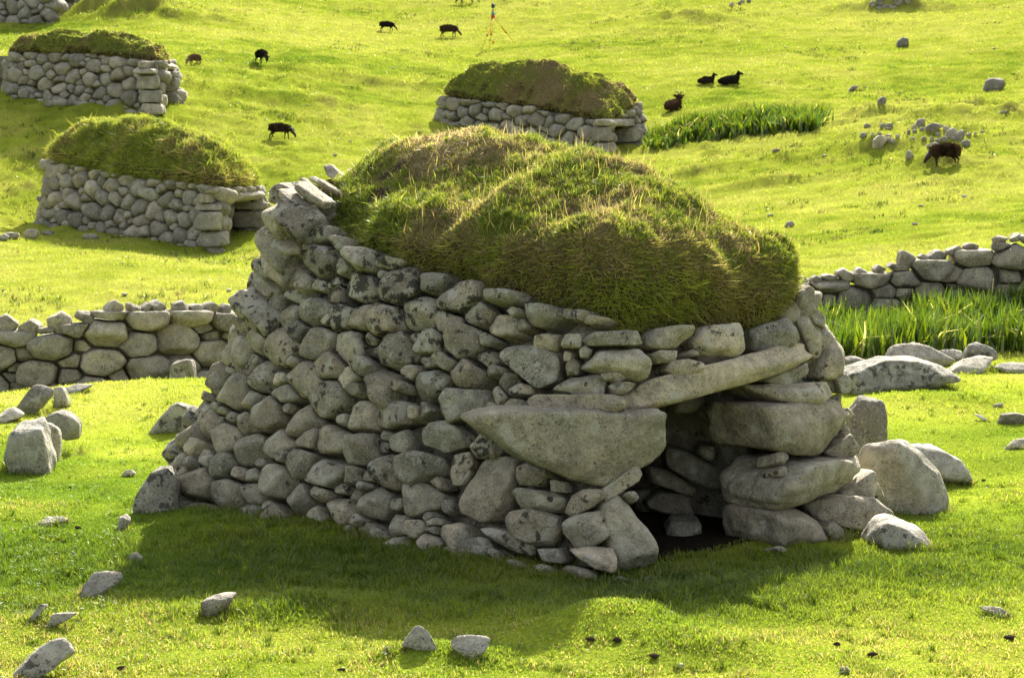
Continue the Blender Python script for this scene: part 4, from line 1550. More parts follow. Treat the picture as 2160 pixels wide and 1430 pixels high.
        rc = rc + (np.array([0.075, 0.055, 0.035]) - rc) * sstep(0.3, -0.1, nn_[:, 2])[:, None]
        rf = tri_mesh('turf_roof', V, T, M_TURF, rc, None, True, (cen[0], cen[1], tz[0]))
        child_of(rf, root)
        bv, bt, bc = roof_blades(V, T, nb, zone, 2.2, 1.4, gl)
        gr_ = tri_mesh('roof_grass', bv, bt, M_GRASS, bc, None, True, (cen[0], cen[1], tz[0]))
        gr_['kind'] = 'stuff'
        gr_.parent = rf
        gr_.location = (0, 0, 0)
    return root


far_hut('drystone hut with shaggy long green grass on its domed roof, left of the big hut',
        (470, 522, 47.5), (78, 495, 52), (585, 500, 50.0), 0.95,
        [(455, 398, 47.8), (560, 392, 49.8), (140, 335, 51.5), (290, 372, 50)], 0.215,
        [(0.24, 0.5, (222, 252)), (0.4, 0.5, (290, 238)), (0.58, 0.5, (362, 246)), (0.75, 0.5, (430, 274))],
        -0.15, 3.0, (0.14, 0.78, (500, 428, 48.5)), 0.02, 1.5, 70000, 0.45, (1.6, 1.0), rough=1.2)
far_hut('drystone hut with flat brown mossy roof above a shadowed slope at upper left',
        (345, 218, 60.5), (2, 190, 63.2), (398, 192, 62.8), 0.9,
        [(330, 132, 60.8), (375, 125, 62.6), (18, 108, 62.9), (150, 112, 62)], 0.24,
        [(0.15, 0.5, (78, 70)), (0.4, 0.5, (164, 60)), (0.7, 0.5, (267, 64)), (0.85, 0.5, (318, 88))],
        0.5, 13.0, (0.14, 0.70, (350, 148, 61.5)), 0.25, 0.7, 42000, 0.25, (1.9, 1.0), rough=1.5)
far_hut('pale drystone hut with mossy green humped roof just behind the big roof',
        (1290, 318, 60.0), (918, 290, 64.5), (1375, 318, 62.3), 0.95,
        [(1275, 262, 60.3), (1350, 215, 62.2), (942, 200, 64.2), (1100, 222, 62)], 0.25,
        [(0.26, 0.5, (1062, 124)), (0.42, 0.5, (1120, 120)), (0.6, 0.5, (1188, 130)), (0.74, 0.5, (1240, 150))],
        0.05, 23.0, (0.14, 0.70, (1330, 268, 61)), 0.05, 0.7, 48000, 0.30, (1.6, 1.0), rough=1.6)
far_hut('roofless looking stone building cut off by the top left corner of the photo',
        (118, 62, 84), (-190, 50, 89), (150, 30, 87), 0.9,
        [(108, -28, 84.5), (125, -32, 87), (-150, -20, 88.5), (0, 0, 86)], 0.34,
        [(0.2, 0.5, (-100, -50)), (0.8, 0.5, (60, -70))],
        0.7, 33.0, (0.3, 0.7, (130, 0, 85)), 0.3, 0.5, 4000, 0.3, dz0=-0.4, has_door=False)

# ------------------------------------------------------------------ field walls
def field_wall(name, label, path, r0, sub, thick, mat, shear=0.0, caps=None, seed=0, spread=(0.5, 1.7), asp=1.55):
    """path: list of (u, distance, v of the wall top); the base follows the ground"""
    xs = np.array([pt(u, v, d) for u, d, v in path])
    seg = np.linalg.norm(np.diff(xs[:, :2], axis=0), axis=1)
    s = np.concatenate([[0], np.cumsum(seg)])
    L = s[-1]
    ss = np.linspace(0, L, 400)
    px, py, pz = (np.interp(ss, s, xs[:, i]) for i in range(3))
    gb_ = gz(px, py, False) - 0.12
    tgx, tgy = np.gradient(px), np.gradient(py)
    l = np.hypot(tgx, tgy)
    tgx, tgy = tgx / l, tgy / l

    def hf(q):
        return np.interp(q, ss, pz - gb_)

    def surf(q, h):
        k = min(int(q / L * 399.999), 399)
        es = np.array([tgx[k], tgy[k], 0])
        n = np.array([tgy[k], -tgx[k], 0])
        o = np.array([px[k], py[k], gb_[k] + h])
        return o, es, np.array([0, 0, 1.0]), n
    ac = Acc()

    def add(V, T, col):
        ac.add(V, T, col)
    wall_stones(add, surf, L, hf, r0, asp=asp, sub=sub, depth=(thick * 0.42, thick * 0.55), periodic=False, tries=9000, gap=0.007, spread=spread, namp=0.055)
    kq_ = np.arange(0, 400, 3)
    rows = []
    for sd_, hh in ((-1, 0.0), (-1, 1.0), (1, 1.0), (1, 0.0)):
        top_ = np.maximum(pz[kq_] - gb_[kq_] - 0.12, 0.05) * hh
        rows.append(np.stack([px[kq_] + tgy[kq_] * 0.012 * sd_, py[kq_] - tgx[kq_] * 0.012 * sd_, gb_[kq_] + top_], -1))
    nk = len(kq_)
    ix = np.arange(4 * nk).reshape(4, nk)
    qd = np.stack([ix[:-1, :-1], ix[:-1, 1:], ix[1:, 1:], ix[1:, :-1]], -1).reshape(-1, 4)
    ac.add(np.concatenate(rows), np.concatenate([qd[:, [0, 1, 2]], qd[:, [0, 2, 3]]]), (0.3, 0.3, 0.4))
    # cope stones set along the top, every one at its own angle
    q = 0.1
    while caps and q < L - 0.1:
        wd = RS.uniform(*caps)
        hgt = wd * RS.uniform(0.45, 0.95)
        o, es, eu, n = surf(q, float(hf(q)) + hgt * 0.14)
        a = RS.normal(0, 0.35)
        e1 = es * math.cos(a) + eu * math.sin(a)
        e2 = -es * math.sin(a) + eu * math.cos(a)
        Q = [(math.cos(t) * wd / 2 * RS.uniform(0.7, 1.2), math.sin(t) * hgt / 2 * RS.uniform(0.7, 1.2)) for t in np.arange(0, 6.2, 1.2) + RS.rand() * 3 + RS.uniform(-.3, .3, 6)]
        X, T, c = stone_local(Q, thick * 0.4, thick * 0.4, 9, sub, 0.06)
        if RS.rand() < 0.9:
            ac.add(o + X[:, :1] * e1 + X[:, 1:2] * e2 + X[:, 2:3] * n, T, rnd_tint(0.12))
        q += wd * RS.uniform(0.8, 1.2)
    mid = xs.mean(0)
    o = ac.build(name, mat, None, (mid[0], mid[1], float(gz(mid[0], mid[1]))))
    tag(o, label, 'stone wall', 'drystone field walls')
    return o


field_wall('field_wall', 'low drystone field wall running from the left edge to behind the big hut',
           [(-330, 25.6, 690), (-100, 25.8, 690), (60, 26.0, 697), (120, 26.0, 688), (190, 26.1, 672), (240, 26.2, 655), (330, 26.4, 652), (430, 26.6, 652), (560, 26.9, 662), (760, 27.1, 665), (1050, 27.3, 655)],
           0.165, 4, 0.42, M_WALLSTONE, caps=(0.17, 0.32))
field_wall('field_wall', 'drystone field wall climbing to the right behind the tall irises',
           [(1050, 27.3, 655), (1400, 27.4, 640), (1600, 27.4, 605), (1700, 27.4, 595), (1790, 27.4, 582), (1860, 27.4, 572), (1910, 27.4, 552), (1990, 27.4, 542), (2060, 27.4, 522), (2110, 27.3, 510), (2250, 27.2, 485), (2450, 27.0, 470)],
           0.15, 4, 0.42, M_WALLSTONE, caps=(0.15, 0.28))
field_wall('field_wall', 'pinkish stone wall at the very top left running into the grass bank',
           [(128, 87.5, -30), (200, 88, -35), (280, 88.5, -36), (335, 89, -38)],
           0.42, 3, 0.6, M_FARSTONE)

# ------------------------------------------------------------------ loose rocks
def crop(ox, oy, s):
    return lambda *p: [(ox + s * a, oy + s * b) for a, b in p]


k4, kf, k6, k7, kr, kt = crop(0, 500, .3497), crop(0, 900, .3706), crop(700, 1080, .3426), crop(1420, 1000, .3426), crop(1600, 460, .3776), crop(1340, 0, .3796)
kq = crop(1780, 180, .1759)


ROCKS = []


def rock(label, poly, thick=None, top=None, tint=None, d=None, name='boulder', cat='boulder', group=None, p=10, sub=4, namp=0.07, mat=None, sink=0.2, skew=0.0):
    P2 = np.array(poly, float)
    if d is None:
        ub = P2[P2[:, 1] > np.quantile(P2[:, 1], 0.6)][:, 0].mean()
        gp = ground(ub, P2[:, 1].max())
        d = gp[1]
    P3 = pt(P2[:, 0], P2[:, 1], d)
    hgt = np.ptp(P3[:, 2])
    wd = np.ptp(P3[:, 0])
    Q = P3[:, [0, 2]].copy()
    low = Q[:, 1] < Q[:, 1].min() + 0.35 * hgt
    Q[low, 1] -= sink * hgt
    th = thick if thick is not None else 0.75 * min(hgt, wd) + 0.15 * wd
    if top is not None and thick is None:
        th = 0.8 * hgt / math.tan(top)
    X, T, c = stone_local(Q, th / 2, th / 2, p, sub, namp, topcut=top, facets=6)
    dc = d + th * 0.45
    Xw = np.stack([c[0] + X[:, 0] + skew * X[:, 2], dc - X[:, 2], c[1] + X[:, 1]], -1)
    org = (c[0], dc, Xw[:, 2].min())
    if d < 26:
        ROCKS.append((Xw[:, 0].mean(), Xw[:, 1].mean(), np.ptp(Xw[:, 0]) / 2, np.ptp(Xw[:, 1]) / 2))
    ob = tri_mesh(name, Xw, T, mat or M_ROCK, rnd_tint(*(tint or (0.0, 0.1))), None, True, org)
    return tag(ob, label, cat, group)


RG = 'granite boulders lying in the grass'
rock('big pale boulder with a dark stained foot at the left edge', k4((0, 1340), (20, 1250), (90, 1140), (200, 1105), (245, 1150), (300, 1370), (280, 1430), (240, 1425), (100, 1400), (0, 1400)), group=RG, sub=5)
rock('narrow upright boulder pressed against the big pale boulder at the left', k4((240, 1130), (290, 1120), (340, 1150), (360, 1200), (355, 1350), (300, 1360), (250, 1300)), d=17.9, group=RG)
rock('blocky lichened boulder behind the narrow upright one at the left', k4((250, 1110), (350, 1048), (430, 1085), (475, 1130), (470, 1200), (360, 1200)), d=18.6, group=RG)
rock('long tilted grey slab lying below the left field wall', k4((65, 1050), (180, 950), (305, 895), (312, 985), (220, 1040), (120, 1070)), group=RG, tint=(.05, 0), top=0.9)
rock('squat grey block touching the upper end of the tilted slab', k4((310, 905), (385, 908), (415, 990), (370, 1010), (320, 1030)), group=RG, tint=(.05, 0))
rock('flat sunlit stone just behind the squat grey block', k4((375, 915), (440, 892), (550, 895), (440, 945), (410, 940)), top=0.45, group=RG, tint=(-.1, .3))
rock('bright flat stone half cut by the left edge below the wall', k4((-40, 1110), (0, 1035), (40, 1035), (128, 1078), (40, 1125)), top=0.5, group=RG, tint=(-.1, .35))
rock('pointed sunlit stone on the crest in front of the left wall', k4((620, 866), (700, 840), (795, 800), (850, 815), (890, 850), (760, 860)), top=0.6, group=RG, tint=(-.1, .2))
rock('dark rounded boulder at the foot of the left wall beside the hut', k4((1005, 870), (1030, 770), (1060, 740), (1120, 738), (1170, 745), (1160, 860), (1060, 872)), d=25.0, group=RG, tint=(.25, -.1))
rock('long low boulder half hidden behind the left end of the hut', k4((880, 1185), (990, 1040), (1060, 1005), (1140, 1030), (1140, 1180), (960, 1190)), group=RG, tint=(.1, 0))
rock('mottled slab leaning on the left foot of the hut', kf((735, 490), (760, 420), (850, 270), (940, 240), (1000, 300), (1005, 460), (900, 520), (850, 545), (770, 540)), thick=0.35, d=15.15, group=RG, tint=(.22, -.15), sub=5)
rock('small white-lit stone at the toe of the mottled leaning slab', kf((665, 590), (672, 515), (700, 503), (735, 525), (720, 580)), group=RG, tint=(-.1, .25))
rock('flat white stone beside a brown tuft in the left grass', kf((218, 545), (250, 520), (330, 518), (382, 530), (370, 550), (260, 562)), top=0.4, group=RG, tint=(-.2, .5))
rock('crumbling brown topped stone at the left edge of the shadow', kf((425, 985), (480, 860), (560, 845), (650, 838), (688, 865), (560, 950), (520, 985)), group=RG, top=0.8, tint=(.3, -.1))
rock('thin tilted stone in the lower left grass', kf((118, 1115), (190, 1035), (270, 1020), (235, 1050), (160, 1105)), top=0.7, group=RG, tint=(0, .1))
rock('low rusty topped stone right of the thin tilted one', kf((255, 1140), (290, 1085), (370, 1065), (430, 1080), (380, 1100), (300, 1130)), top=0.7, group=RG, tint=(.1, .0))
rock('grey wedge of rock on the lower shadow edge', kf((1133, 1080), (1135, 1015), (1180, 985), (1300, 958), (1335, 968), (1300, 1030), (1220, 1080)), group=RG, tint=(.12, -.05))
rock('long smooth white boulder in the bottom left corner', kf((30, 1440), (90, 1370), (170, 1310), (250, 1260), (330, 1232), (365, 1260), (398, 1325), (250, 1370), (150, 1440)), top=0.75, group=RG, tint=(-.15, .35), sub=5)
rock('small round grey stone lying alone in the shaded grass', kf((720, 750), (745, 722), (780, 720), (810, 750), (790, 775), (735, 775)), group=RG, tint=(0, .05))
rock('small pale stone in the sunny grass left of the hut', kf((685, 285), (710, 252), (745, 248), (770, 268), (740, 282)), top=0.6, group=RG, tint=(-.1, .2))
rock('pointed pale stone standing on a hummock at the bottom centre', k6((425, 812), (480, 750), (540, 708), (590, 750), (655, 845), (520, 830)), group=RG, top=1.0, tint=(-.1, .2), sub=5)
rock('broad low pale stone with a mossy hollow at the bottom centre', k6((725, 815), (770, 785), (840, 782), (930, 775), (975, 800), (940, 850), (880, 905), (800, 880)), group=RG, top=0.7, tint=(.0, .2), sub=5)
rock('little white stone left of the pointed pale stone', k6((315, 865), (345, 828), (368, 850), (365, 866)), group=RG, tint=(-.1, .3))
rock('small white rounded stone at the bottom right', k7((1025, 1225), (1030, 1190), (1070, 1185), (1092, 1200), (1085, 1228)), group=RG, tint=(-.2, .4))
rock('half buried stone with a dry turf collar in the right foreground', k7((1900, 835), (1960, 822), (2030, 840), (2100, 880), (2060, 888), (1960, 860)), top=0.5, group=RG, tint=(0, .15))
rock('flat bright stone at the lower edge right of centre', k7((0, 1188), (20, 1168), (62, 1170), (70, 1190), (30, 1196)), top=0.5, group=RG, tint=(-.2, .4))
rock('rugged boulder with orange lichen at the right foot of the hut', c3((1145, 1240), (1200, 1150), (1290, 1118), (1400, 1170), (1515, 1270), (1500, 1305), (1400, 1345), (1200, 1265)), d=13.95, thick=0.5, group=RG, tint=(.1, .05), sub=5, top=1.0)
rock('large curved slab standing on edge right of the hut', c3((1105, 830), (1150, 770), (1290, 745), (1360, 790), (1440, 880), (1490, 1000), (1507, 1140), (1400, 1100), (1200, 1010), (1140, 940)), thick=0.22, d=15.6, group=RG, tint=(-.15, .0), sub=5, p=14, skew=-0.5)
rock('pale slab leaning behind the large curved slab', c3((1345, 780), (1470, 790), (1560, 840), (1622, 905), (1615, 942), (1470, 905), (1380, 870)), thick=0.5, d=16.8, group=RG, tint=(0, .1), top=0.9)
rock('rounded upright stone with a black lichen patch right of the hut', kr((500, 1200), (520, 1100), (580, 1030), (640, 1003), (710, 1050), (727, 1120), (722, 1250), (610, 1340), (500, 1340)), thick=0.28, d=16.6, group=RG, tint=(.05, .05), sub=5)
rock('very long low boulder in front of the iris bed', kr((490, 1000), (490, 870), (620, 830), (720, 800), (900, 810), (1030, 840), (1165, 912), (1150, 925), (900, 920), (740, 935), (570, 965)), group=RG, d=21.0, thick=0.9, top=1.0, tint=(.1, .05), sub=5)
rock('broad smooth boulder at the front edge of the irises', kr((712, 795), (760, 725), (880, 700), (960, 735), (1112, 795), (950, 815)), group=RG, d=23.2, top=0.7, tint=(-.1, .15))
rock('shaded boulder between the hut corner and the iris bed', kr((455, 870), (475, 775), (560, 788), (655, 820), (560, 880)), group=RG, d=22.4, tint=(.05, -.05))
rock('dark angular boulder at the right end of the stones by the irises', kr((1150, 800), (1160, 725), (1230, 698), (1330, 740), (1352, 768), (1250, 800)), group=RG, d=22.8, tint=(.25, -.15))
rock('flat bright slab lying in front of the dark angular boulder', kr((1058, 858), (1160, 805), (1250, 785), (1337, 778), (1320, 830), (1200, 870)), top=0.45, group=RG, tint=(-.2, .4))
rock('flat pale slab reaching the right edge of the photo', kr((1320, 840), (1400, 815), (1560, 812), (1600, 840), (1500, 868), (1380, 862)), top=0.45, group=RG, tint=(-.2, .35))
rock('low pale slab showing between two boulders by the irises', kr((1000, 760), (1040, 738), (1150, 742), (1160, 795), (1060, 795)), d=23.6, top=0.6, group=RG, tint=(-.1, .3))
rock('half sunk grey stone in the sunny turf at the right edge', kr((1340, 1150), (1370, 1100), (1440, 1090), (1510, 1105), (1520, 1150)), group=RG, tint=(.05, .05))
rock('thin pale shard in the turf left of the half sunk grey stone', kr((1212, 1105), (1240, 1100), (1297, 1130), (1285, 1138)), top=0.5, group=RG, tint=(-.2, .4))
rock('sliver of pale rock in the turf above the thin shard', kr((1308, 1052), (1335, 1035), (1372, 1036), (1350, 1056)), top=0.5, group=RG, tint=(-.2, .3))
rock('flat mossy edged stone at the right edge below the grey stone', kr((1375, 1290), (1430, 1250), (1520, 1232), (1530, 1290)), top=0.6, group=RG, tint=(0, .15))
# on the hill
FG = 'stones scattered on the upper field'
rock('lone dark grey boulder high on the right of the field', kt((1452, 262), (1463, 228), (1488, 207), (1518, 214), (1524, 260), (1480, 267)), group=FG, tint=(.1, -.35), mat=M_FARSTONE, sub=3)
rock('dark grey arched rock near the right edge of the upper field', kt((1935, 508), (1955, 450), (1985, 432), (2035, 433), (2070, 475), (2050, 482), (1990, 488), (1965, 508)), group=FG, tint=(.1, -.35), mat=M_FARSTONE, sub=3)
rock('pale tilted sliver of rock above the long iris bed', kt((1178, 510), (1210, 478), (1240, 474), (1235, 490), (1205, 508)), group=FG, tint=(0, 0), mat=M_FARSTONE, sub=3)
rock('white round boulder at the left of the rubble', kq((358, 720), (365, 650), (420, 600), (490, 600), (525, 650), (520, 700), (440, 765), (390, 760)), group=FG, tint=(-.1, .3), mat=M_FARSTONE, sub=4)
rock('small dark rock above and left of the white round boulder', kq((190, 620), (205, 580), (250, 562), (290, 590), (250, 630)), group=FG, tint=(.1, -.35), mat=M_FARSTONE, sub=3)
rock('dark wedge of rock in the field right of the big roof', kt((832, 1262), (845, 1235), (870, 1228), (892, 1250), (865, 1265)), group=FG, tint=(.2, -.15), mat=M_FARSTONE, sub=3)
rock('dark stone at the right edge above the climbing field wall', kt((2080, 1316), (2100, 1300), (2140, 1295), (2180, 1310), (2170, 1325)), group=FG, tint=(.2, -.15), mat=M_FARSTONE, sub=3)
rock('pale stone at the front left corner of the long iris bed', kt((205, 800), (230, 762), (256, 760), (252, 780), (225, 800)), group=FG, tint=(-.1, .1), mat=M_FARSTONE, sub=3)
rock('flat shaded stone in the field below the long iris bed', kt((760, 845), (772, 830), (808, 828), (800, 842)), group=FG, tint=(0, .1), mat=M_FARSTONE, sub=3)
rock('dark low rock on the hummocky bank near the right edge', kq((1868, 350), (1885, 320), (1950, 302), (1968, 318), (1920, 355)), group=FG, tint=(.1, -.2), mat=M_FARSTONE, sub=3)
rock('jagged rock standing on the hummocky bank', kq((405, 230), (415, 160), (470, 135), (518, 155), (500, 210)), group=FG, tint=(.2, -.15), mat=M_FARSTONE, sub=3)
rock('grey stone in the grass below the rubble, left of the shaggy sheep', kq((745, 880), (755, 800), (790, 780), (850, 840), (850, 885)), group=FG, tint=(.1, .05), mat=M_FARSTONE, sub=3)
rock('large grey wedge on top of the rubble', kq((850, 480), (900, 420), (950, 400), (985, 405), (985, 500), (900, 500)), group=FG, tint=(0, -.1), mat=M_FARSTONE, sub=3)
rock('broad rounded boulder in the middle of the rubble', kq((985, 560), (990, 500), (1040, 465), (1100, 450), (1170, 470), (1180, 510), (1060, 560)), group=FG, tint=(0, .0), mat=M_FARSTONE, sub=3)
rock('steep rounded boulder right of the rubble above the shaggy sheep', kq((1360, 650), (1370, 570), (1420, 530), (1465, 580), (1465, 620), (1410, 665)), group=FG, tint=(0, .0), mat=M_FARSTONE, sub=3)
rock('bright cracked boulder near the right end of the rubble', kq((1225, 620), (1240, 560), (1310, 505), (1370, 540), (1350, 625), (1280, 635)), group=FG, tint=(0, .25), mat=M_FARSTONE, sub=3)
PG = 'rubble heap behind the shaggy sheep'
small = [(780, 560, 55, 55), (860, 510, 85, 70), (940, 530, 70, 55), (1230, 520, 70, 80), (1170, 490, 55, 50), (1130, 585, 80, 45), (960, 640, 70, 55), (1060, 645, 60, 60), (1130, 665, 70, 60),
         (1200, 640, 90, 60), (1100, 725, 110, 80), (1480, 690, 130, 85), (1330, 640, 90, 70), (1500, 590, 90, 45), (1580, 580, 60, 25), (830, 640, 60, 45), (285, 485, 80, 60), (470, 485, 90, 50),
         (560, 475, 110, 60), (530, 520, 90, 45), (590, 670, 80, 55), (545, 650, 60, 70), (650, 615, 60, 50), (430, 580, 60, 40), (535, 605, 80, 40), (345, 590, 50, 40), (1020, 725, 60, 45), (1660, 560, 60, 35),
         (1020, 825, 60, 45), (850, 550, 60, 40)]
for (x, y, ww, hh) in small:
    ang = np.arange(0, 6.2, 1.1) + RS.rand() * 3
    rock('small pale stone in the rubble heap behind the shaggy grazing sheep',
         kq(*[(x + math.cos(a) * ww / 2 * RS.uniform(.75, 1.2), y + math.sin(a) * hh / 2 * RS.uniform(.75, 1.2)) for a in ang]), group=PG, name='rubble_stone', cat='stone', tint=(0, RS.uniform(.0, .4)), mat=M_FARSTONE, sub=3, sink=0.2)
for i in range(26):
    x, y = RS.uniform(1838, 1920), RS.uniform(-4, 19)
    if (x - 1880) ** 2 / 45 ** 2 + (y - 6) ** 2 / 15 ** 2 > 1:
        continue
    ww = RS.uniform(8, 17)
    hh = ww * RS.uniform(.55, .8)
    ang = np.arange(0, 6.2, 1.1) + RS.rand() * 3
    rock('grey stone in the rubble heap at the top edge of the field', [(x + math.cos(a) * ww / 2 * RS.uniform(.85, 1.1), y + math.sin(a) * hh / 2) for a in ang], group='rubble heap at the top edge', name='rubble_stone', cat='stone', mat=M_FARSTONE, sub=3, tint=(.1, 0))
for (x, y) in ((1560, 7), (1567, 4), (1580, 3), (1544, 10)):
    ww = RS.uniform(9, 14)
    ang = np.arange(0, 6.2, 1.1) + RS.rand() * 3
    rock('small stone on the top edge right of the brown bank', [(x + math.cos(a) * ww / 2, y + math.sin(a) * ww * .35) for a in ang], group='stones by the brown bank', name='rubble_stone', cat='stone', mat=M_FARSTONE, sub=3, tint=(.1, 0))
# stones at the foot of the left far hut
for (x, y, ww, hh) in ((22, 497, 40, 14), (64, 493, 34, 22), (6, 500, 24, 14), (100, 491, 30, 10), (190, 499, 36, 12), (400, 516, 30, 10)):
    ang = np.arange(0, 6.2, 1.1) + RS.rand() * 3
    rock('pale stone in the row at the foot of the shaggy roofed hut', [(x + math.cos(a) * ww / 2, y + math.sin(a) * hh / 2) for a in ang], group='row of stones below the shaggy roofed hut', name='rubble_stone', cat='stone', mat=M_FARSTONE, sub=3, tint=(0, .15))
# stones at the base of the upper left hut
for (u_, v_, ww, hh) in ((48, 198, 26, 22), (125, 215, 36, 18), (102, 218, 22, 14), (205, 200, 26, 14), (280, 220, 20, 10), (230, 210, 16, 12), (30, 205, 14, 10)):
    ang = np.arange(0, 6.2, 1.1) + RS.rand() * 3
    rock('fallen stone in the shade below the upper left hut', [(u_ + math.cos(a) * ww / 2, v_ + math.sin(a) * hh / 2) for a in ang], group='fallen stones below the upper left hut', name='rubble_stone', cat='stone', mat=M_FARSTONE, sub=3)
# little white stones here and there
PB_ = []
for i in range(46):
    while True:
        u_, v_ = RS.uniform(20, 2140), RS.uniform(8, 640)
        gp = ground(u_, v_)
        if gp[1] > 28 and not any(abs(u_ - a) < 260 and abs(v_ - b) < 130 for a, b in ((300, 380), (1150, 240), (190, 150))):
            break
    rad = RS.uniform(0.03, 0.075)
    X, T = ico(2)
    X = X * np.array([rad, rad * .8, rad * .45]) * (1 + 0.2 * vnoise(X * 1.7 + i * 3.3))[:, None]
    ob = tri_mesh('pebble', X + gp + np.array([0, 0, rad * .35]), T, M_ROCK, rnd_tint(-.2, .5), None, True, gp)
    tag(ob, 'tiny white stone dotted in the sunlit upper field', 'pebble', 'white pebbles dotted over the field')
for (u_, v_, r_) in ((720, 1416, .022), (165, 1117, .03), (130, 1140, .02), (1245, 1352, .03), (258, 1415, .03), (1765, 1362, .025), (1840, 1385, .03), (1380, 1388, .03), (1302, 1353, .028), (2130, 1350, .035), (410, 1250, .02), (2075, 1015, .02), (148, 1030, .02)):  # sheep droppings, as small dark clods
    gp = ground(u_, v_)
    X, T = ico(3)
    r_ *= 0.55
    X = X * np.array([r_ * 1.5, r_, r_ * .7]) * (1 + 0.35 * vnoise(X * 2.1 + u_))[:, None]
    ob = tri_mesh('dung_clod', X + gp + np.array([0, 0, r_ * .8]), T, M_TURF, (0.07, 0.05, 0.035), None, True, gp)
    tag(ob, 'small dark clod lying on the foreground turf', 'clod', 'dark clods on the foreground turf')

# turf growing up round the rocks and along the foot of the hut
bx_, by_ = [], []
for (cx, cy, rx, ry) in ROCKS:
    m_ = int(520 * (rx + ry))
    a_ = RS.rand(m_) * 2 * math.pi
    f_ = 0.80 + 0.28 * RS.rand(m_)
    bx_.append(cx + rx * np.cos(a_) * f_)
    by_.append(cy + ry * np.sin(a_) * f_ - 0.01)
ks_ = RS.randint(0, len(hut.s), 6500)
ks_ = ks_[(hut.s[ks_] < door_s[0] + 0.1) | (hut.s[ks_] > door_s[1] + 0.3)]
off_ = RS.uniform(-0.02, 0.16, len(ks_))
bx_.append(hut.P[ks_, 0] + hut.nn[ks_, 0] * off_)
by_.append(hut.P[ks_, 1] + hut.nn[ks_, 1] * off_)
bx_, by_ = np.concatenate(bx_), np.concatenate(by_)
n_b = len(bx_)
cl = fbm2(bx_, by_, 0.25, 2, off=31.0)
V, T, cc = blades(np.stack([bx_, by_, gz(bx_, by_) - 0.012], -1), np.stack([RS.normal(0, .4, n_b), RS.normal(-.1, .4, n_b), np.ones(n_b)], -1), (0.05 + 0.05 * RS.rand(n_b)) * (1 + 0.7 * cl), RS.uniform(.004, .007, n_b),
                  np.where(RS.rand(n_b, 1) < 0.22, G_STRAW * 0.7, G_GREEN + (G_LIME - G_GREEN) * RS.rand(n_b, 1)) * RS.uniform(.8, 1.3, (n_b, 1)), RS.uniform(.2, .9, n_b))
g = tri_mesh('grass', V, T, M_GRASS, cc)
g['kind'] = 'stuff'

# ------------------------------------------------------------------ irises
def iris_bed(label, quads, n, hgt, wmul, name='iris_bed'):
    Ps = []
    for (pa, pb, pc, pd) in quads:
        A, B, C_, D = (ground(*k) for k in (pa, pb, pc, pd))
        m = int(n / len(quads))
        s, t = RS.rand(m, 1), RS.rand(m, 1)
        P = (A * (1 - s) + B * s) * (1 - t) + (D * (1 - s) + C_ * s) * t
        Ps.append(P)
    P = np.concatenate(Ps)
    P[:, :2] += RS.normal(0, 0.06, (len(P), 2)) * wmul
    P[:, 2] = gz(P[:, 0], P[:, 1]) - 0.02
    rnd = RS.rand(len(P), 3)
    cl = fbm2(P[:, 0], P[:, 1], 0.9 * wmul, 2, off=2.0)
    keep_ = RS.rand(len(P)) < 0.75 + 0.5 * cl
    P, rnd, cl = P[keep_], rnd[keep_], cl[keep_]
    L = hgt * (0.55 + 0.5 * rnd[:, 0] + 0.3 * cl)
    U = np.stack([RS.normal(0.05, .2, len(P)), RS.normal(0, .2, len(P)), np.ones(len(P))], -1)
    col = np.array([0.042, 0.090, 0.006]) + (np.array([0.165, 0.225, 0.016]) - np.array([0.042, 0.090, 0.006])) * rnd[:, 1:2] ** 1.6
    dead = rnd[:, 2] < 0.06
    col = np.where(dead[:, None], np.array([0.55, 0.52, 0.36]), col)
    bend = np.where(dead, 0.9, 0.08 + 0.30 * rnd[:, 1] ** 2)
    V, T, cc = blades(P, U, L, (0.026 + 0.018 * rnd[:, 2]) * wmul, col, bend)
    o = tri_mesh(name, V, T, M_IRIS, cc, None, True, P.mean(0))
    o['kind'] = 'stuff'
    return tag(o, label, 'iris bed')


iris_bed('dense bed of tall sword leaved irises in front of the right field wall',
         [((1700, 770), (1900, 755), (1900, 682), (1680, 710)), ((1900, 755), (2100, 742), (2100, 672), (1900, 682)), ((2100, 742), (2330, 735), (2330, 650), (2100, 672))], 7000, 0.52, 1.0)
iris_bed('long strip of irises on the hill right of the pale mossy roofed hut',
         [((1372, 318), (1440, 300), (1440, 285), (1375, 290)), ((1440, 298), (1560, 286), (1560, 258), (1440, 278)), ((1560, 284), (1720, 272), (1745, 245), (1560, 256))], 7000, 0.6, 2.0)


# ------------------------------------------------------------------ tall seed stems on the near roof's right edge and in front
def seed_stems():
    P, N = tri_sample(RV, RT, 420, lambda P, N: (N[:, 2] > 0.3) * ((hut_pq(P)[0] > 2.4) * 2.5 + 0.5))
    U = np.array([0, 0, 1.0]) + RS.normal(0, 0.22, (len(P), 3))
    L = RS.uniform(0.09, 0.2, len(P))
    col = np.array([0.42, 0.33, 0.15]) * RS.uniform(.6, 1.2, (len(P), 1))
    V, T, cc = blades(P, U, L, np.full(len(P), 0.0035), col, RS.uniform(.1, .5, len(P)))
    o = tri_mesh('seed_stem', V, T, M_GRASS, cc, None, True, (ctr[0], ctr[1], 1.5))
    o['kind'] = 'stuff'
    o.parent = roof
    o.location = (0, 0, 0)


seed_stems()

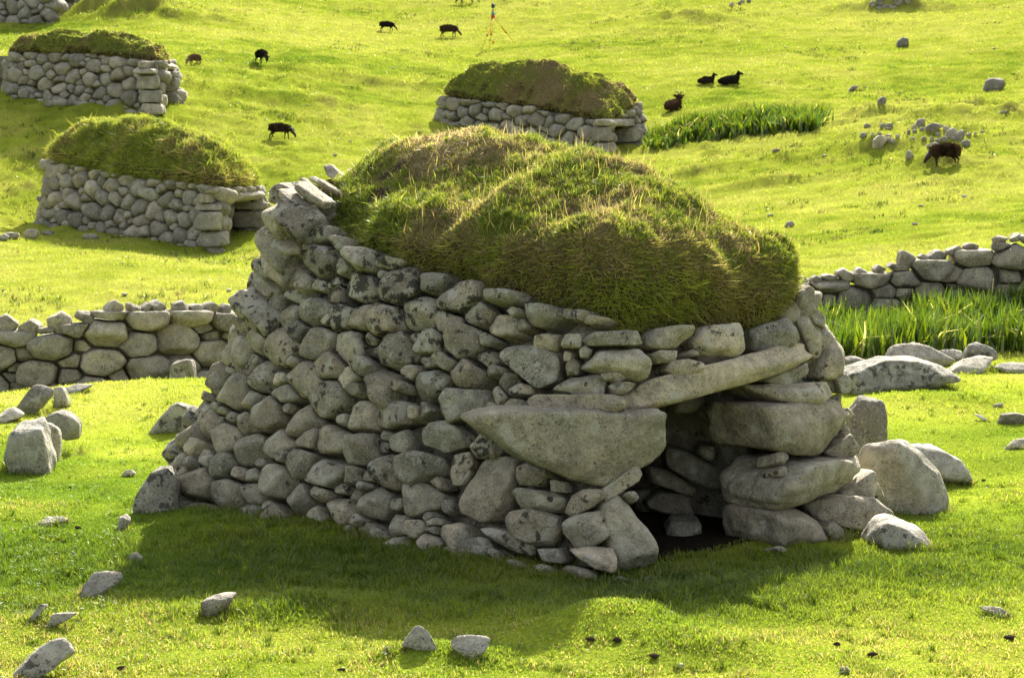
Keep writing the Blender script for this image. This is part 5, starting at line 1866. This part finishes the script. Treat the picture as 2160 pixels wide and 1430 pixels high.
# ------------------------------------------------------------------ sheep
def skin_mesh(name, verts, edges, radii, mat, sub=2, root=0):
    me = bpy.data.meshes.new(name + '_skeleton')
    me.from_pydata(verts, edges, [])
    o = bpy.data.objects.new(name + '_skeleton', me)
    C.objects.link(o)
    md = o.modifiers.new('Skin', 'SKIN')
    for i, v in enumerate(me.skin_vertices[0].data):
        r = radii[i]
        v.radius = (r, r) if not hasattr(r, '__len__') else r
        v.use_root = (i == root)
    ss = o.modifiers.new('Sub', 'SUBSURF')
    ss.levels = ss.render_levels = sub
    dg = bpy.context.evaluated_depsgraph_get()
    res = bpy.data.meshes.new_from_object(o.evaluated_get(dg))
    bpy.data.objects.remove(o)
    bpy.data.meshes.remove(me)
    res.name = name
    res.materials.clear()
    res.materials.append(mat)
    for p in res.polygons:
        p.use_smooth = True
    return res


def sheep_skeleton(pose):
    V, E, R = [], [], []

    def v(p, r, parent=None):
        V.append(p)
        R.append(r)
        if parent is not None:
            E.append((parent, len(V) - 1))
        return len(V) - 1
    if pose == 'lying':
        z = 0.17
        pel = v((-.26, 0, z), .15)
        mid = v((0, 0, z + .03), .185, pel)
        ch = v((.22, 0, z + .04), .16, mid)
        n1 = v((.31, 0, z + .14), .095, ch)
        n2 = v((.35, 0, z + .24), .062, n1)
        hd = v((.385, 0, z + .31), .070, n2)
        mz = v((.48, 0, z + .275), .048, hd)
        v((.55, 0, z + .23), .029, mz)
        rp = v((-.38, 0, z - .01), .10, pel)
        v((-.45, 0, z - .06), .022, rp)
        for s in (-1, 1):
            e1 = v((.365, .09 * s, z + .335), .026, hd)
            v((.345, .19 * s, z + .34), .018, e1)
            h = v((-.20, .13 * s, .10), .08, pel)
            k = v((-.05, .17 * s, .06), .035, h)
            v((-.14, .18 * s, .03), .024, k)
            f = v((.26, .10 * s, .08), .05, ch)
            v((.40, .10 * s, .03), .024, f)
    else:
        pel = v((-.29, 0, .45), (.145, .155))
        mid = v((-.02, 0, .425), (.18, .185), pel)
        ch = v((.22, 0, .44), (.155, .165), mid)
        if pose == 'grazing':
            n1 = v((.34, 0, .385), .098, ch)
            n2 = v((.43, 0, .29), .064, n1)
            hd = v((.495, 0, .24), .070, n2)
            mz = v((.555, 0, .14), .048, hd)
            v((.585, 0, .055), .029, mz)
            ear = lambda s: ((.475, .09 * s, .265), (.45, .19 * s, .265))
        else:
            n1 = v((.35, 0, .54), .085, ch)
            n2 = v((.42, 0, .66), .066, n1)
            hd = v((.47, 0, .74), .060, n2)
            mz = v((.56, 0, .71), .043, hd)
            v((.62, 0, .67), .030, mz)
            ear = lambda s: ((.46, .045 * s, .76), (.43, .13 * s, .77))
        rp = v((-.40, 0, .44), .09, pel)
        tl = v((-.455, 0, .38), .03, rp)
        v((-.46, 0, .28), .022, tl)
        for s in (-1, 1):
            e0, e1 = ear(s)
            a = v(e0, .026, hd)
            v(e1, .018, a)
            h = v((-.30, .085 * s, .33), .085, pel)
            k = v((-.26, .10 * s, .25), .05, h)
            hk = v((-.37, .10 * s, .17), .026, k)
            f = v((-.345 + .05 * s, .10 * s, .02), .020, hk)
            v((-.33 + .05 * s, .10 * s, -.01), .023, f)
            sh = v((.22, .08 * s, .31), .07, ch)
            w = v((.23 + .03 * s, .085 * s, .17), .026, sh)
            f = v((.225 + .045 * s, .085 * s, .02), .019, w)
            v((.24 + .045 * s, .085 * s, -.01), .022, f)
    return V, E, R


WOOL = {'black': (0.020, 0.016, 0.013), 'dark': (0.036, 0.023, 0.015), 'brown': (0.085, 0.050, 0.028), 'tan': (0.17, 0.11, 0.062)}
WM = {k: plain_mat(k + '_wool', c, 0.95, 0.35, 18) for k, c in WOOL.items()}
M_FLEECE = grass_mat('fleece_strands', 0.15, 0.0, (1, 1, 1))
M_HORN = plain_mat('horn', (0.16, 0.13, 0.09), 0.6, 0.2, 40)
SKEL = {p: sheep_skeleton(p) for p in ('grazing', 'lying')}


def sheep(label, u, v, heading, pose, wool, scale=1.0, shag=0.045, horns=False, patch=0.0):
    gp = ground(u, v)
    root = thing('sheep', label, 'sheep', gp, 'dark primitive sheep on the hill')
    me = skin_mesh('body', *SKEL[pose], WM[wool])
    co = np.zeros(len(me.vertices) * 3, np.float32)
    me.vertices.foreach_get('co', co)
    co = co.reshape(-1, 3)
    nm = np.zeros(len(me.vertices) * 3, np.float32)
    me.vertices.foreach_get('normal', nm)
    nm = nm.reshape(-1, 3)
    trunk = (np.abs(co[:, 0] + 0.01) < 0.42) & (co[:, 2] > (0.27 if pose == 'grazing' else 0.05))
    co = co + nm * (0.022 * fbm(co * 9 + u, 2) * trunk)[:, None]
    me.vertices.foreach_set('co', co.astype(np.float32).ravel())
    me.update()
    body = bpy.data.objects.new('body', me)
    link(body, root)
    # fleece: locks hanging from the trunk
    me.calc_loop_triangles()
    tr = np.zeros(len(me.loop_triangles) * 3, np.int32)
    me.loop_triangles.foreach_get('vertices', tr)
    tr = tr.reshape(-1, 3)
    tt = tr[trunk[tr].all(1)]
    P, N = tri_sample(co, tt, 2600)
    U = N * 0.8 + np.array([-0.25, 0, -0.55]) + RS.normal(0, .3, P.shape)
    c0 = np.array(WOOL[wool])
    cl = fbm(P * 7 + u, 2)
    col = c0 * (0.7 + 0.7 * RS.rand(len(P), 1)) + np.array([0.10, 0.055, 0.03]) * (np.clip(cl + patch - 0.3, 0, 1) * (P[:, 2] > 0.3) * (patch > 0))[:, None]
    V, T, cc = blades(P - N * .01, U, shag * RS.uniform(.6, 1.5, len(P)), np.full(len(P), 0.022), col, RS.uniform(.1, .6, len(P)))
    tri_mesh('fleece', V, T, M_FLEECE, cc, root)
    if horns:
        hz = (0.40, 0.55) if pose == 'lying' else ((.51, .30) if pose == 'grazing' else (.46, .78))
        for s in (-1, 1):
            pts_ = [(hz[0], .035 * s, hz[1]), (hz[0] - .05, .07 * s, hz[1] + .09), (hz[0] - .12, .10 * s, hz[1] + .10), (hz[0] - .16, .13 * s, hz[1] + .03)]
            hm = skin_mesh('horn', pts_, [(0, 1), (1, 2), (2, 3)], [.024, .02, .016, .008], M_HORN, 1)
            link(bpy.data.objects.new('horn', hm), root)
    root.rotation_euler = (0, 0, heading)
    root.scale = (scale,) * 3
    return root


R_ = math.radians
sheep('nearly black sheep with ragged rump fleece grazing between two turf roofed huts', 592, 294, R_(-14), 'grazing', 'dark', 0.78, 0.05, True, 0.35)
sheep('black sheep grazing near the top, left of the brown woolly one', 817, 67, R_(-12), 'grazing', 'black', 0.74)
sheep('brown woolly sheep grazing just left of the yellow tripod', 948, 79, R_(-14), 'grazing', 'brown', 0.88, 0.06)
sheep('brown sheep cut off by the top edge of the photo', 983, 9, R_(186), 'grazing', 'brown', 0.84, 0.05)
sheep('small tan sheep grazing right of the brown roofed hut', 410, 139, R_(235), 'grazing', 'tan', 0.66, 0.05)
sheep('dark sheep seen nearly from behind with its head down, left field', 552, 135, R_(-58), 'grazing', 'black', 0.80)
sheep('small dark sheep lying down, left of a pair resting side by side', 1490, 178, R_(-8), 'lying', 'dark', 0.68)
sheep('black sheep lying down with raised head, right of a resting pair', 1538, 180, R_(-6), 'lying', 'black', 0.86)
sheep('horned brown sheep lying with raised head left of the long iris strip', 1421, 234, R_(55), 'lying', 'brown', 0.95, 0.05, True)
sheep('shaggy dark brown sheep grazing in front of the rubble', 1992, 350, R_(197), 'grazing', 'dark', 0.92, 0.085, False, 0.3)


# ------------------------------------------------------------------ survey tripod
def tube(pts_, r, seg=8):
    pts_ = [np.array(p, float) for p in pts_]
    rr = r if hasattr(r, '__len__') else [r] * len(pts_)
    V, T = [], []
    for i, p in enumerate(pts_):
        a = pts_[max(i - 1, 0)]
        b = pts_[min(i + 1, len(pts_) - 1)]
        d = (b - a) / np.linalg.norm(b - a)
        x = np.cross(d, [0.3, 0.9, 0.1])
        x /= np.linalg.norm(x)
        y = np.cross(d, x)
        for k in range(seg):
            t = 2 * math.pi * k / seg
            V.append(p + (x * math.cos(t) + y * math.sin(t)) * rr[i])
    for i in range(len(pts_) - 1):
        for k in range(seg):
            a, b = i * seg + k, i * seg + (k + 1) % seg
            T += [(a, b, b + seg), (a, b + seg, a + seg)]
    n = len(V)
    V += [pts_[0], pts_[-1]]
    for k in range(seg):
        T += [(n, (k + 1) % seg, k), (n + 1, (len(pts_) - 1) * seg + k, (len(pts_) - 1) * seg + (k + 1) % seg)]
    return np.array(V), np.array(T)


M_YEL = plain_mat('yellow_paint', (0.68, 0.52, 0.03), 0.45, 0.08)
M_RED = plain_mat('red_paint', (0.50, 0.05, 0.03), 0.45, 0.08)
M_DKB = plain_mat('dark_instrument', (0.04, 0.07, 0.09), 0.4, 0.1)
M_TEAL = plain_mat('grey_green_instrument', (0.12, 0.26, 0.26), 0.4, 0.1)
f1, f2 = ground(1017, 107), ground(1088, 94)
f3 = np.array([f1[0] + 0.28, f1[1] + 0.62, 0])
f3[2] = gz(f3[0], f3[1])
apex = pt(1040, 36, (f1[1] + f2[1]) / 2 + 0.1)
tri = thing('survey_tripod', 'yellow survey tripod with red clamps and a satellite receiver on the hillside', 'tripod', (apex[0], apex[1], f1[2]))
tb = np.array([apex[0], apex[1], f1[2]])
for f in (f1, f2, f3):
    a = apex - tb
    b = f - tb
    m_ = a + (b - a) * 0.56
    sd_ = np.cross(b - a, [0, 0, 1.0])
    sd_ /= np.linalg.norm(sd_)
    ac = Acc()
    for s in (-1, 1):
        ac.add(*tube([a + sd_ * .055 * s, m_ + sd_ * .03 * s], .013), (1, 1, 1))
    ac.add(*tube([a + (b - a) * 0.35, b], [.02, .012]), (1, 1, 1))
    lg = ac.build('leg', M_YEL, tri)
    cv, ct = tube([m_ - (b - a) * .025, m_ + (b - a) * .025], .036)
    tri_mesh('clamp', cv, ct, M_RED, None, lg)
cv, ct = tube([apex - tb + np.array([0, 0, -.10]), apex - tb + np.array([0, 0, .05])], [.075, .085], 12)
tri_mesh('head_plate', cv, ct, M_RED, None, tri)
cv, ct = tube([apex - tb + np.array([0, 0, .05]), apex - tb + np.array([0, 0, .10]), apex - tb + np.array([0, 0, .20])], [.06, .075, .05], 12)
tri_mesh('tribrach', cv, ct, M_TEAL, None, tri)
cv, ct = tube([apex - tb + np.array([0, 0, .20]), apex - tb + np.array([0, 0, .36])], .02)
tri_mesh('pole', cv, ct, M_DKB, None, tri)
cv, ct = tube([apex - tb + np.array([0, 0, z]) for z in (.34, .36, .46, .52)], [.05, .075, .075, .04], 12)
tri_mesh('receiver', cv, ct, M_DKB, None, tri)
gp = ground(1041, 93)
X, T = ico(3)
X = X * np.array([.07, .05, .06]) * (1 + .2 * vnoise(X * 2 + 4))[:, None]
tag(tri_mesh('field_bag', X + gp + np.array([0, 0, .07]), T, plain_mat('orange_cloth', (0.78, 0.42, 0.02), 0.8, 0.15), None, None, True, gp), 'small bright orange bag lying under the yellow tripod', 'bag')
